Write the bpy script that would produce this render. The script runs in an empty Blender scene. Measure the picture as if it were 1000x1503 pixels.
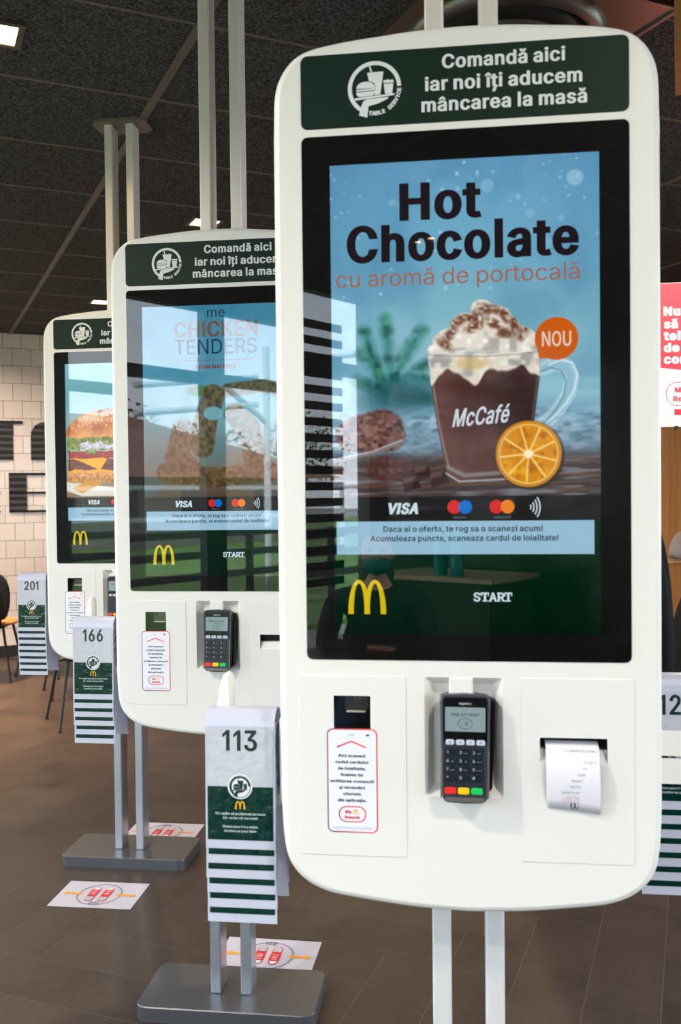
import bpy, bmesh, math, random
import numpy as np
from mathutils import Vector, Matrix
from mathutils import geometry as mgeo
random.seed(7)
rng = np.random.default_rng(5)
C = bpy.context.scene.collection
R = math.radians

# ------------------------------------------------------------------ materials
MATS = {}
def lin(c):
    return tuple(((v/255)/12.92 if v/255 <= .04045 else ((v/255+.055)/1.055)**2.4) for v in c)
def new_mat(name):
    m = bpy.data.materials.new(name); m.use_nodes = True
    return m, m.node_tree.nodes, m.node_tree.links, m.node_tree.nodes['Principled BSDF']
def mat(name, rgb, rough=.5, metal=0., spec=.5, noise=0., nscale=30., bump=0., bscale=60., coat=0.):
    if name in MATS: return MATS[name]
    m, N, L, P = new_mat(name)
    c = lin(rgb)
    P.inputs['Base Color'].default_value = (*c, 1)
    P.inputs['Roughness'].default_value = rough
    P.inputs['Metallic'].default_value = metal
    P.inputs['Specular IOR Level'].default_value = spec
    if coat: P.inputs['Coat Weight'].default_value = coat; P.inputs['Coat Roughness'].default_value = .05
    tc = N.new('ShaderNodeTexCoord')
    if noise:
        n = N.new('ShaderNodeTexNoise'); n.inputs['Scale'].default_value = nscale; n.inputs['Detail'].default_value = 5
        L.new(tc.outputs['Object'], n.inputs['Vector'])
        r = N.new('ShaderNodeValToRGB')
        r.color_ramp.elements[0].position = .3; r.color_ramp.elements[1].position = .7
        r.color_ramp.elements[0].color = tuple(max(0, v*(1-noise)) for v in c)+(1,)
        r.color_ramp.elements[1].color = tuple(min(1, v*(1+noise)) for v in c)+(1,)
        L.new(n.outputs['Fac'], r.inputs['Fac']); L.new(r.outputs['Color'], P.inputs['Base Color'])
    if bump:
        n = N.new('ShaderNodeTexNoise'); n.inputs['Scale'].default_value = bscale; n.inputs['Detail'].default_value = 3
        L.new(tc.outputs['Object'], n.inputs['Vector'])
        b = N.new('ShaderNodeBump'); b.inputs['Strength'].default_value = bump; b.inputs['Distance'].default_value = .01
        L.new(n.outputs['Fac'], b.inputs['Height']); L.new(b.outputs['Normal'], P.inputs['Normal'])
    MATS[name] = m; return m
def emis(name, rgb, s=1.):
    if name in MATS: return MATS[name]
    m, N, L, P = new_mat(name); N.remove(P)
    e = N.new('ShaderNodeEmission'); e.inputs['Color'].default_value = (*lin(rgb), 1); e.inputs['Strength'].default_value = s
    gl = N.new('ShaderNodeBsdfGlossy'); gl.inputs['Roughness'].default_value = .02; gl.inputs['Color'].default_value = (.07, .07, .072, 1)
    ad = N.new('ShaderNodeAddShader'); L.new(e.outputs[0], ad.inputs[0]); L.new(gl.outputs[0], ad.inputs[1]); L.new(ad.outputs[0], N['Material Output'].inputs['Surface'])
    MATS[name] = m; return m
def pane_mat(name, ior=1.5, tint=(1, 1, 1), k=1.):
    if name in MATS: return MATS[name]
    m, N, L, P = new_mat(name); N.remove(P)
    t = N.new('ShaderNodeBsdfTransparent'); t.inputs['Color'].default_value = (*tint, 1)
    g = N.new('ShaderNodeBsdfGlossy'); g.inputs['Roughness'].default_value = 0.0; g.inputs['Color'].default_value = (1, 1, 1, 1)
    f = N.new('ShaderNodeFresnel'); f.inputs['IOR'].default_value = ior
    ge = N.new('ShaderNodeNewGeometry')
    a = N.new('ShaderNodeMath'); a.operation = 'SUBTRACT'; a.inputs[0].default_value = 1
    L.new(ge.outputs['Backfacing'], a.inputs[1])
    b = N.new('ShaderNodeMath'); b.operation = 'MULTIPLY'
    L.new(f.outputs[0], b.inputs[0]); L.new(a.outputs[0], b.inputs[1])
    mx = N.new('ShaderNodeMixShader'); L.new(b.outputs[0], mx.inputs[0]); L.new(t.outputs[0], mx.inputs[1]); L.new(g.outputs[0], mx.inputs[2])
    L.new(mx.outputs[0], N['Material Output'].inputs['Surface'])
    MATS[name] = m; return m
def vcol_emis(name, s=1.):
    if name in MATS: return MATS[name]
    m, N, L, P = new_mat(name); N.remove(P)
    a = N.new('ShaderNodeAttribute'); a.attribute_name = 'Col'
    e = N.new('ShaderNodeEmission'); e.inputs['Strength'].default_value = s
    L.new(a.outputs['Color'], e.inputs['Color'])
    gl = N.new('ShaderNodeBsdfGlossy'); gl.inputs['Roughness'].default_value = .02; gl.inputs['Color'].default_value = (.07, .07, .072, 1)
    ad = N.new('ShaderNodeAddShader'); L.new(e.outputs[0], ad.inputs[0]); L.new(gl.outputs[0], ad.inputs[1]); L.new(ad.outputs[0], N['Material Output'].inputs['Surface'])
    MATS[name] = m; return m
def vcol_mat(name, rough=.6):
    if name in MATS: return MATS[name]
    m, N, L, P = new_mat(name)
    a = N.new('ShaderNodeAttribute'); a.attribute_name = 'Col'
    L.new(a.outputs['Color'], P.inputs['Base Color']); P.inputs['Roughness'].default_value = rough
    MATS[name] = m; return m

W_PL = lambda: mat('white_plastic', (234, 233, 229), .38, spec=.4)
W_PANEL = lambda: mat('white_panel', (232, 232, 229), .42, spec=.4)
STEEL = lambda: mat('brushed_steel', (196, 203, 213), .3, metal=.9, noise=.06, nscale=120)
GREEN = lambda: mat('header_green', (13, 38, 28), .5, spec=.2)
BLACKG = lambda: mat('bezel_black', (3, 3, 4), .6, spec=.1)
TENTP = lambda: mat('tent_plastic', (192, 196, 214), .22, spec=.5, bump=.15, bscale=35)
PRW = lambda: mat('print_white', (192, 196, 208), .12, spec=.6, bump=.35, bscale=45)
PRG = lambda: mat('print_green', (0, 46, 38), .12, spec=.4, bump=.45, bscale=45)
INK = lambda: mat('ink_green', (14, 48, 46), .3)

# ------------------------------------------------------------------ mesh helpers
def link(name, me, m=None, parent=None, smooth=False):
    if m is not None: me.materials.append(m)
    o = bpy.data.objects.new(name, me); C.objects.link(o)
    if smooth:
        for p in me.polygons: p.use_smooth = True
    if parent: o.parent = parent
    return o
class G:
    """vertex/face collector"""
    def __init__(s): s.v = []; s.f = []
    def add(s, v, f):
        n = len(s.v); s.v += [tuple(p) for p in v]; s.f += [tuple(i+n for i in q) for q in f]; return s
    def box(s, x0, x1, y0, y1, z0, z1):
        return s.add([(x0,y0,z0),(x1,y0,z0),(x1,y1,z0),(x0,y1,z0),(x0,y0,z1),(x1,y0,z1),(x1,y1,z1),(x0,y1,z1)],
                     [(0,3,2,1),(4,5,6,7),(0,1,5,4),(1,2,6,5),(2,3,7,6),(3,0,4,7)])
    def build(s, name, m, parent=None, smooth=False, bevel=0, seg=2):
        me = bpy.data.meshes.new(name); me.from_pydata(s.v, [], s.f); me.update()
        o = link(name, me, m, parent, smooth)
        if bevel:
            b = o.modifiers.new('b', 'BEVEL'); b.width = bevel; b.segments = seg; b.limit_method = 'ANGLE'; b.angle_limit = R(40)
        return o
def box(name, x0, x1, y0, y1, z0, z1, m, parent=None, bevel=0):
    return G().box(x0, x1, y0, y1, z0, z1).build(name, m, parent, bevel=bevel)
def rrect(x0, x1, z0, z1, r, n=5):
    pts = []
    for cx, cz, a0 in ((x1-r, z1-r, 0), (x0+r, z1-r, 90), (x0+r, z0+r, 180), (x1-r, z0+r, 270)):
        for i in range(n+1):
            a = R(a0+90*i/n); pts.append((cx+r*math.cos(a), cz+r*math.sin(a)))
    return pts
def fillpoly(loops):
    """triangulate outer loop with holes; returns (verts2d, tris)"""
    bm = bmesh.new(); edges = []
    for lp in loops:
        vs = [bm.verts.new((p[0], 0, p[1])) for p in lp]
        edges += [bm.edges.new((vs[i], vs[(i+1) % len(vs)])) for i in range(len(vs))]
    bmesh.ops.triangle_fill(bm, use_beauty=True, use_dissolve=False, edges=edges, normal=(0, -1, 0))
    bm.verts.index_update()
    v = [(q.co.x, q.co.z) for q in bm.verts]; f = []
    for t in bm.faces:
        i = [q.index for q in t.verts]
        a, b, c = (v[k] for k in i)
        if (b[0]-a[0])*(c[1]-a[1])-(b[1]-a[1])*(c[0]-a[0]) < 0: i.reverse()
        f.append(tuple(i))        # CCW in (x,z) -> normal -y
    bm.free(); return v, f
def slab(name, outer, y0, y1, m, parent=None, holes=(), bev=0.):
    """outline in x,z; front face at y0 (towards -y), back at y1"""
    g = G()
    def inset(lp, d):
        n = len(lp); out = []
        for i in range(n):
            a, b, c = Vector(lp[i-1]), Vector(lp[i]), Vector(lp[(i+1) % n])
            t = (c-a); nn = Vector((-t.y, t.x)); nn.normalize() if nn.length else None
            out.append(tuple(b+nn*d))
        return out
    front = inset(outer, bev) if bev else outer
    v, f = fillpoly([front]+list(holes))
    g.add([(p[0], y0, p[1]) for p in v], f)
    vb, fb = fillpoly([outer]+list(holes))
    g.add([(p[0], y1, p[1]) for p in vb], [tuple(reversed(q)) for q in fb])
    def wall(lp, ya, lp2, yb, flip=False):
        n = len(lp)
        vv = [(p[0], ya, p[1]) for p in lp]+[(p[0], yb, p[1]) for p in lp2]
        ff = [(i, i+n, (i+1) % n+n, (i+1) % n) for i in range(n)]
        if flip: ff = [tuple(reversed(q)) for q in ff]
        g.add(vv, ff)
    if bev: wall(front, y0, outer, y0+bev); wall(outer, y0+bev, outer, y1)
    else: wall(outer, y0, outer, y1)
    for h in holes: wall(h, y0, h, y1, True)
    return g.build(name, m, parent)
def flat(name, polys, y, m, parent, th=.0003):
    """thin printed shapes: list of closed outlines in x,z"""
    g = G()
    for p in polys:
        n = len(p)
        tri = mgeo.tessellate_polygon([[Vector((a, 0, b)) for a, b in p]])
        vv = [(a, y-th, b) for a, b in p]
        ff = []
        for t in tri:
            a, b, c = (p[k] for k in t)
            t = tuple(t)
            if (b[0]-a[0])*(c[1]-a[1])-(b[1]-a[1])*(c[0]-a[0]) < 0: t = t[::-1]
            ff.append(t)
        g.add(vv, ff)
    return g.build(name, m, parent)
def circ(cx, cz, rx, rz=None, n=32, a0=0, a1=360):
    rz = rz or rx
    k = n if a1-a0 >= 360 else n+1
    return [(cx+rx*math.cos(R(a0+(a1-a0)*i/n)), cz+rz*math.sin(R(a0+(a1-a0)*i/n))) for i in range(k)]
def band(pts, w):
    """stroke a polyline into a polygon"""
    L_, R_ = [], []
    for i, p in enumerate(pts):
        a = Vector(pts[max(0, i-1)]); b = Vector(pts[min(len(pts)-1, i+1)]); t = (b-a).normalized(); n = Vector((-t.y, t.x))*w/2
        L_.append(tuple(Vector(p)+n)); R_.append(tuple(Vector(p)-n))
    return L_+R_[::-1]
# ---- lettering: glyph outlines as coordinates, thickened by offsetting the outline
GLYPHS = {
'A': (480,[[16,0,201,509,276,509,463,0,395,0,287,302,280,323,272,346,264,372,255,402,244,438,232,478,245,478,233,437,222,402,213,371,204,345,197,322,191,302,85,0],[110,142,110,199,370,199,370,142]]),
'B': (456,[[60,0,60,509,241,509,274,507,304,501,329,491,350,477,367,461,381,442,390,421,396,398,398,374,397,353,393,336,387,320,378,307,368,295,356,286,343,278,329,272,315,267,315,262,331,260,347,254,363,245,378,234,391,220,402,203,411,184,416,161,418,136,416,111,410,88,400,67,386,48,368,31,344,18,317,8,284,2,247,0],[125,57,245,57,281,60,309,67,330,80,344,96,353,115,355,137,354,153,350,169,342,184,333,197,320,209,306,218,289,225,269,229,248,231,125,231],[125,285,238,285,256,287,273,290,288,296,302,304,314,314,323,326,330,340,335,355,336,372,333,393,326,412,313,429,294,442,270,449,240,452,125,452]]),
'C': (510,[[267,-7,235,-5,205,1,177,11,150,25,126,42,104,63,86,88,70,115,57,146,48,179,42,215,40,254,42,293,48,329,57,362,70,393,86,421,104,445,126,466,150,484,177,498,205,508,235,514,267,516,293,514,317,511,340,504,362,496,383,485,402,471,419,456,435,438,448,418,459,397,467,373,473,348,408,348,404,365,397,380,389,395,380,407,369,418,357,428,344,437,330,444,315,449,300,453,284,455,267,456,237,453,209,445,184,432,161,414,141,391,125,364,113,332,106,295,103,254,106,213,113,177,125,145,141,117,161,94,184,76,210,63,237,56,267,53,284,54,300,56,315,60,330,65,344,72,357,81,369,90,380,102,389,114,397,128,404,144,408,160,473,160,467,135,459,112,448,91,435,71,420,53,402,38,383,24,363,13,341,5,317,-2,293,-6]]),
'D': (502,[[219,0,96,0,96,57,215,57,254,60,288,68,318,81,343,99,363,122,379,149,390,181,397,216,399,255,397,294,390,329,379,361,364,388,344,410,320,428,291,441,258,449,221,452,93,452,93,509,225,509,261,507,294,501,325,492,353,478,385,455,412,426,433,391,446,361,455,329,460,293,462,255,460,217,455,181,446,149,433,119,417,92,398,68,376,48,351,31,322,17,291,8,256,2],[125,509,125,0,60,0,60,509]]),
'E': (419,[[60,0,60,509,372,509,372,452,125,452,125,286,355,286,355,229,125,229,125,57,375,57,375,0]]),
'F': (410,[[60,0,60,509,369,509,369,452,125,452,125,278,346,278,346,221,125,221,125,0]]),
'G': (520,[[269,-7,236,-5,205,1,176,11,149,25,125,43,104,64,85,88,69,116,57,146,47,179,42,215,40,254,42,293,47,329,57,362,69,393,85,421,103,445,125,466,149,484,175,498,203,508,233,514,265,516,291,514,316,510,340,504,363,494,384,483,403,469,421,453,436,436,449,416,460,395,468,373,474,349,408,349,402,365,395,379,387,393,378,406,368,417,356,427,344,436,330,443,315,448,300,453,283,455,265,456,236,453,209,445,183,432,160,414,141,392,125,364,113,332,106,295,103,254,106,213,113,177,125,145,141,117,161,95,184,76,210,63,238,56,269,53,296,55,322,61,345,71,365,85,382,102,396,123,407,147,413,173,415,202,434,199,283,199,283,256,478,256,478,200,475,160,466,124,451,91,431,62,406,38,377,19,344,5,308,-4]]),
'H': (517,[[60,0,60,509,125,509,125,289,392,289,392,509,457,509,457,0,392,0,392,232,125,232,125,0]]),
'I': (300,[[31,0,31,57,118,57,118,452,31,452,31,509,269,509,269,452,183,452,183,57,269,57,269,0]]),
'J': (396,[[185,-7,143,-2,106,11,75,33,57,55,44,81,36,111,33,145,33,173,98,173,98,145,100,117,108,93,122,74,139,61,160,53,185,50,209,53,230,61,248,74,261,93,269,117,272,145,272,509,336,509,336,145,334,111,326,81,313,55,294,33,263,11,227,-2]]),
'K': (467,[[104,145,104,216,116,231,128,246,139,261,151,275,162,289,174,303,187,317,199,331,212,344,364,509,448,509,231,276,228,276],[60,0,60,509,125,509,125,334,124,225,125,193,125,0],[372,0,188,259,228,309,449,0]]),
'L': (393,[[60,0,60,509,125,509,125,57,361,57,361,0]]),
'M': (628,[[60,0,60,509,152,509,277,187,282,174,287,159,299,123,303,110,307,97,311,84,322,49,307,49,318,83,330,121,342,158,348,174,352,187,476,509,568,509,568,0,504,0,504,291,504,327,505,369,506,413,507,457,513,457,508,441,503,425,498,409,482,363,477,348,472,335,467,322,456,291,342,0,286,0,170,291,165,304,159,321,145,361,140,376,134,392,129,408,124,424,118,441,112,457,119,457,120,416,121,372,122,328,122,291,122,0]]),
'N': (523,[[60,0,60,509,136,509,343,183,352,169,363,151,371,137,379,122,388,107,396,90,405,73,414,55,405,54,403,72,402,90,401,108,400,126,399,142,399,157,399,195,399,509,463,509,463,0,387,0,202,290,194,303,186,317,177,331,168,346,159,363,148,381,108,452,119,454,122,384,123,363,124,345,124,328,125,307,125,291,125,0]]),
'O': (533,[[267,-7,235,-5,205,1,177,11,150,25,126,42,105,63,86,88,70,115,57,146,48,179,42,215,40,254,42,293,48,329,57,362,70,393,86,421,105,445,126,466,150,484,177,498,205,508,235,514,267,516,299,514,329,508,357,498,384,484,408,466,429,445,448,421,464,393,477,362,486,329,491,293,493,254,491,215,486,179,477,146,464,115,448,88,429,63,408,42,384,25,357,11,329,1,299,-5],[267,53,296,55,324,63,349,76,372,94,392,116,408,144,420,176,428,213,430,254,428,295,420,332,408,365,392,392,372,415,349,433,324,446,296,453,267,456,237,453,210,445,184,433,161,415,142,392,125,364,113,332,106,295,103,254,106,213,113,176,125,144,142,117,161,94,184,76,210,63,237,55]]),
'P': (445,[[60,0,60,509,235,509,272,506,305,499,332,487,356,471,375,452,390,430,400,404,407,377,409,348,407,318,400,291,390,265,375,243,356,223,332,207,305,195,272,188,235,186,109,186,109,242,233,242,257,244,279,248,297,256,312,266,324,279,333,294,339,310,343,328,344,348,343,367,339,385,333,402,324,416,312,428,297,439,279,446,257,451,232,452,125,452,125,0]]),
'Q': (533,[[245,159,313,159,369,85,384,65,468,-48,401,-48,346,27,331,46],[267,-7,235,-5,205,1,177,11,150,25,126,42,105,63,86,88,70,115,57,146,48,179,42,215,40,254,42,293,48,329,57,362,70,393,86,421,105,445,126,466,150,484,177,498,205,508,235,514,267,516,299,514,329,508,357,498,384,484,408,466,429,445,448,421,464,393,477,362,486,329,491,293,493,254,491,215,486,179,477,146,464,115,448,88,429,63,408,42,384,25,357,11,329,1,299,-5],[267,53,296,55,324,63,349,76,372,94,392,116,408,144,420,176,428,213,430,254,428,295,420,332,408,365,392,392,372,415,349,433,324,446,296,453,267,456,237,453,210,445,184,433,161,415,142,392,125,364,113,332,106,295,103,254,106,213,113,176,125,144,142,117,161,94,184,76,210,63,237,55]]),
'R': (449,[[60,0,60,509,236,509,273,506,305,500,333,489,356,473,376,455,390,433,401,408,407,381,409,352,407,323,401,296,390,271,376,250,356,232,333,217,305,206,273,200,236,198,96,198,96,255,234,255,258,256,280,260,298,267,313,276,325,287,334,300,340,316,344,333,345,352,344,371,340,389,334,405,325,419,313,430,298,440,279,446,258,451,233,452,125,452,125,0],[353,0,230,229,303,229,428,0]]),
'S': (447,[[224,-9,188,-7,156,-1,128,9,102,23,81,40,64,60,51,83,42,109,38,137,104,137,108,118,114,102,123,88,136,76,150,66,166,59,185,53,204,50,224,49,246,50,267,54,286,60,303,69,317,79,329,92,338,106,344,122,346,139,344,154,340,168,332,179,322,189,310,197,296,205,280,211,263,217,245,222,184,239,145,253,112,269,86,289,67,313,56,341,52,372,54,400,62,425,75,448,92,468,113,484,138,498,165,508,195,514,227,516,259,514,289,508,316,498,340,484,360,468,377,449,390,427,398,403,401,378,337,378,332,402,320,421,302,437,280,449,254,456,225,459,204,457,185,454,167,448,152,440,139,430,129,418,121,405,117,391,115,376,117,359,122,345,131,334,142,324,155,315,169,308,184,302,198,297,212,293,264,279,279,275,295,270,312,264,328,256,344,248,359,238,372,226,384,213,395,198,402,180,407,161,408,139,406,112,399,87,386,64,370,43,349,25,323,11,294,0,261,-7]]),
'T': (449,[[32,452,32,509,417,509,417,452,257,452,257,0,193,0,193,452]]),
'U': (517,[[259,-8,220,-6,186,2,154,15,126,33,103,55,85,80,71,108,63,140,60,173,60,509,124,509,124,178,126,155,132,133,141,113,153,95,169,80,187,68,208,59,232,53,259,52,285,53,309,59,331,68,349,80,364,95,377,113,385,133,391,155,393,178,393,509,457,509,457,173,454,140,446,108,433,80,414,55,391,33,363,15,332,2,297,-6]]),
'V': (480,[[204,0,16,509,84,509,192,206,199,187,207,164,215,137,225,106,236,71,248,31,235,31,247,71,257,107,267,138,276,165,283,187,290,206,395,509,463,509,278,0]]),
'W': (686,[[155,0,16,509,82,509,163,196,167,179,172,162,175,145,179,128,183,111,187,94,190,76,194,58,197,40,189,40,193,58,196,76,200,94,203,111,207,128,211,145,215,162,220,179,224,196,306,509,380,509,462,196,466,179,470,162,474,145,478,128,482,111,486,94,490,76,494,58,497,40,488,40,492,58,495,76,499,94,503,111,506,128,510,145,523,196,603,509,670,509,530,0,455,0,368,323,362,345,357,368,351,391,346,417,341,445,336,475,350,475,345,446,340,420,335,395,330,371,324,347,318,323,230,0]]),
'X': (474,[[18,0,217,284,217,236,29,509,104,509,178,400,188,386,196,373,204,361,214,345,223,329,230,318,236,305,243,292,232,292,239,305,246,317,252,329,261,345,272,361,280,373,288,386,298,400,374,509,446,509,259,239,259,287,456,0,382,0,292,129,283,142,275,154,268,165,259,180,250,195,244,206,237,218,230,231,244,231,235,213,225,196,216,181,206,166,199,155,191,143,182,129,91,0]]),
'Y': (472,[[203,0,203,208,16,509,91,509,192,344,203,327,213,309,222,292,231,274,240,254,250,230,224,230,233,254,242,275,251,293,260,310,270,327,280,344,381,509,455,509,268,208,268,0]]),
'Z': (438,[[42,0,42,46,273,385,284,400,295,415,306,431,318,446,329,461,341,476,348,454,327,453,306,453,285,452,265,452,244,452,223,452,40,452,40,509,397,509,397,462,169,129,157,113,146,97,134,81,122,65,110,49,97,33,90,54,111,55,131,56,152,57,173,57,193,57,214,57,399,57,399,0]]),
'a': (389,[[160,-9,137,-7,115,-3,94,5,76,15,60,29,48,45,38,63,32,84,30,108,32,128,36,146,43,161,53,174,64,184,78,193,92,200,108,206,125,211,143,214,161,217,178,220,200,223,218,225,234,227,252,230,265,235,273,243,276,255,276,257,275,272,272,285,267,297,256,311,240,322,227,327,212,330,196,331,178,330,163,327,149,322,132,313,118,301,107,288,100,274,41,291,51,313,64,331,79,346,95,358,114,368,133,375,153,380,173,383,194,384,208,384,223,382,239,379,255,375,271,369,286,360,300,350,312,336,322,320,330,301,335,278,337,251,337,0,277,0,277,52,272,52,264,38,252,25,242,16,229,8,215,1,199,-4,181,-7],[170,45,192,47,211,51,228,59,242,68,254,80,263,93,270,108,274,122,276,138,276,190,270,186,259,182,246,179,231,176,216,173,200,171,175,168,161,166,147,163,134,159,117,150,103,139,95,124,92,105,94,87,102,72,114,61,130,52,142,48,156,46]]),
'b': (424,[[229,-8,208,-7,189,-3,172,4,159,12,147,21,138,31,127,46,118,59,112,59,112,0,53,0,53,509,114,509,114,319,118,319,127,331,137,346,147,355,158,364,171,373,188,379,207,383,229,384,259,382,287,374,313,361,335,342,354,320,370,293,381,261,388,227,390,189,388,151,381,116,370,84,355,57,336,34,313,16,288,3,260,-6],[220,47,242,49,262,55,279,66,294,80,306,97,316,117,323,139,327,163,328,189,327,215,323,239,316,261,307,281,295,298,280,311,262,322,243,328,220,330,198,328,178,322,161,312,147,299,134,282,125,263,118,241,114,216,113,189,114,162,118,138,125,115,135,95,147,78,162,65,179,55,198,49]]),
'c': (396,[[207,-8,174,-5,144,3,117,16,93,35,72,58,56,85,44,116,37,150,34,187,37,225,44,260,56,291,72,318,93,341,117,360,144,374,174,382,207,384,226,384,243,381,260,377,276,371,291,364,305,356,318,346,330,335,340,322,349,308,356,293,362,277,303,262,298,276,290,289,281,301,270,311,257,319,242,325,226,329,207,330,184,328,163,321,145,310,130,296,118,278,108,258,102,236,98,212,96,187,98,163,102,139,108,117,118,97,130,80,145,66,163,55,184,49,207,46,226,48,243,52,258,58,271,66,282,76,292,89,299,102,304,117,363,102,357,86,350,70,341,56,331,43,319,32,306,21,292,12,277,5,261,-1,244,-5,226,-7]]),
'd': (424,[[195,-8,165,-6,137,3,111,16,89,34,70,57,55,84,43,116,36,151,34,189,36,227,43,261,55,293,70,320,89,342,112,361,137,374,165,382,196,384,218,383,237,379,253,373,267,364,278,355,287,346,298,331,306,319,311,319,311,509,372,509,372,0,313,0,313,59,307,59,298,46,287,31,277,21,266,12,252,4,236,-3,217,-7],[205,47,226,49,246,55,263,65,278,78,290,95,299,115,306,138,310,162,312,189,310,216,306,241,300,263,290,282,278,299,263,312,246,322,227,328,205,330,182,328,162,322,145,311,130,298,118,281,108,261,102,239,98,215,96,189,98,163,102,139,109,117,118,97,130,80,145,66,162,55,182,49]]),
'e': (404,[[212,-8,177,-5,145,3,117,16,92,35,72,58,56,85,44,116,37,150,34,187,36,224,44,258,55,290,71,317,91,340,115,359,142,373,172,382,205,384,226,383,246,380,266,374,285,366,303,355,319,341,334,324,347,305,357,282,365,256,370,227,371,194,371,169,75,169,75,221,338,221,310,202,308,226,304,248,298,269,288,286,277,301,263,314,246,323,227,328,205,330,183,328,164,323,146,313,131,301,119,286,109,270,102,251,97,231,96,211,96,178,98,151,102,127,110,106,121,88,135,73,151,61,169,53,190,48,212,46,227,47,241,49,254,53,271,61,285,73,297,88,306,105,365,91,358,72,348,55,335,39,320,26,302,14,283,4,261,-3,237,-7]]),
'f': (254,[[228,379,228,327,6,327,6,379],[81,0,81,432,82,452,87,470,96,486,107,499,120,510,135,519,152,525,169,529,187,530,207,529,222,527,234,524,243,521,227,468,215,472,206,473,195,474,178,472,164,468,154,460,147,449,143,435,142,419,142,0]]),
'g': (425,[[207,-151,180,-149,156,-146,134,-140,114,-132,97,-122,82,-110,70,-97,59,-84,51,-69,101,-41,110,-53,122,-66,136,-78,154,-88,169,-93,187,-96,207,-97,236,-95,261,-87,282,-75,298,-58,308,-34,311,-6,311,68,306,68,298,56,287,41,277,32,266,23,252,16,236,10,217,6,195,5,165,7,138,14,113,27,90,43,71,65,55,90,43,120,36,154,34,191,36,229,43,263,55,293,71,320,90,342,112,361,138,374,166,382,196,384,218,383,237,379,253,373,267,365,279,356,288,346,299,331,308,319,313,319,313,379,372,379,372,-9,370,-40,363,-67,350,-90,334,-109,314,-124,291,-136,265,-144,237,-149],[205,59,227,61,246,66,264,75,278,87,290,103,300,121,307,142,311,166,312,193,311,219,307,242,300,264,291,283,279,299,264,312,247,322,227,328,205,330,182,328,163,322,145,312,130,298,118,282,109,262,102,241,98,218,96,193,98,167,102,144,109,123,118,104,131,88,145,76,163,66,183,61]]),
'h': (410,[[114,227,114,0,53,0,53,509,114,509,114,287,102,287,116,319,132,344,152,362,175,374,200,382,227,384,252,383,275,377,295,369,313,356,328,340,341,321,350,298,355,271,357,240,357,0,296,0,296,235,293,263,286,286,273,304,256,318,235,326,210,329,192,328,176,324,161,317,147,308,136,297,126,283,119,266,115,248]]),
'i': (167,[[53,0,53,379,114,379,114,0],[84,443,67,446,54,455,44,468,41,483,44,499,54,512,67,521,84,524,100,521,114,512,123,499,126,483,123,468,114,455,100,446]]),
'j': (167,[[53,379,114,379,114,-30,112,-52,108,-72,102,-90,92,-106,80,-119,65,-129,47,-137,27,-141,4,-143,-10,-143,-10,-87,2,-87,18,-85,31,-80,40,-72,47,-61,51,-46,53,-29],[83,443,67,446,53,455,44,468,41,483,44,499,53,512,67,521,83,524,100,521,114,512,123,499,126,483,123,468,114,455,100,446]]),
'k': (381,[[110,137,110,212,121,212,284,379,360,379,184,199,177,199],[53,0,53,509,114,509,114,0],[294,0,148,186,191,229,372,0]]),
'l': (189,[[139,-2,112,0,91,8,74,20,62,37,55,59,53,84,53,509,114,509,114,99,115,77,120,62,130,54,146,52,160,53,170,54,181,3,172,1,162,-1,151,-2]]),
'm': (610,[[53,0,53,379,112,379,112,295,108,295,114,314,122,331,132,346,144,358,158,368,172,376,187,382,203,385,219,386,245,383,268,375,287,361,303,342,314,320,321,295,312,295,318,312,326,329,337,343,350,356,364,366,381,375,398,381,417,385,437,386,458,385,478,380,497,372,514,361,529,346,541,328,550,307,555,283,557,255,557,0,496,0,496,254,493,279,485,298,473,313,456,323,438,329,419,330,402,329,387,326,374,320,363,312,353,302,345,290,340,277,336,263,335,247,335,0,274,0,274,260,272,280,265,297,253,311,238,322,220,328,199,330,185,329,171,326,158,320,145,312,135,302,126,289,119,274,115,257,114,238,114,0]]),
'n': (410,[[114,227,114,0,53,0,53,379,112,379,112,287,102,287,116,319,132,344,152,362,175,374,200,382,227,384,252,383,275,377,295,369,313,356,328,340,341,321,350,298,355,271,357,240,357,0,296,0,296,235,293,263,286,286,273,304,256,318,235,326,210,329,192,328,176,324,161,317,147,308,136,297,126,283,119,266,115,248]]),
'o': (415,[[207,-8,174,-5,144,3,117,16,93,35,72,58,56,85,44,116,37,150,34,187,37,225,44,260,56,291,72,318,93,341,117,360,144,374,174,382,207,384,241,382,271,374,299,360,323,341,343,318,359,291,371,260,379,225,381,187,379,150,371,116,359,85,343,58,323,35,299,16,271,3,241,-5],[207,46,231,49,252,55,270,66,285,80,298,97,307,117,314,139,318,163,319,187,318,212,314,236,307,258,298,278,285,296,270,310,252,321,231,328,207,330,184,328,163,321,145,310,130,296,118,278,108,258,102,236,98,212,96,187,98,163,102,139,108,117,118,97,130,80,145,66,163,55,184,49]]),
'p': (424,[[53,-143,53,379,112,379,112,319,118,319,126,331,137,346,147,355,158,364,171,373,188,379,207,383,229,384,259,382,287,374,313,361,335,342,354,320,370,293,381,261,388,227,390,189,388,151,381,116,370,84,355,57,336,34,313,16,288,3,260,-6,229,-8,208,-7,189,-3,173,4,159,12,147,21,138,31,127,46,118,59,114,59,114,-143],[220,47,242,49,262,55,279,66,294,80,306,97,316,117,323,139,327,163,328,189,327,215,323,239,316,261,307,281,295,298,280,311,262,322,243,328,220,330,198,328,178,322,161,312,147,299,134,282,125,263,118,241,114,216,113,189,114,162,118,138,125,115,135,95,147,78,162,65,179,55,198,49]]),
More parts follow.
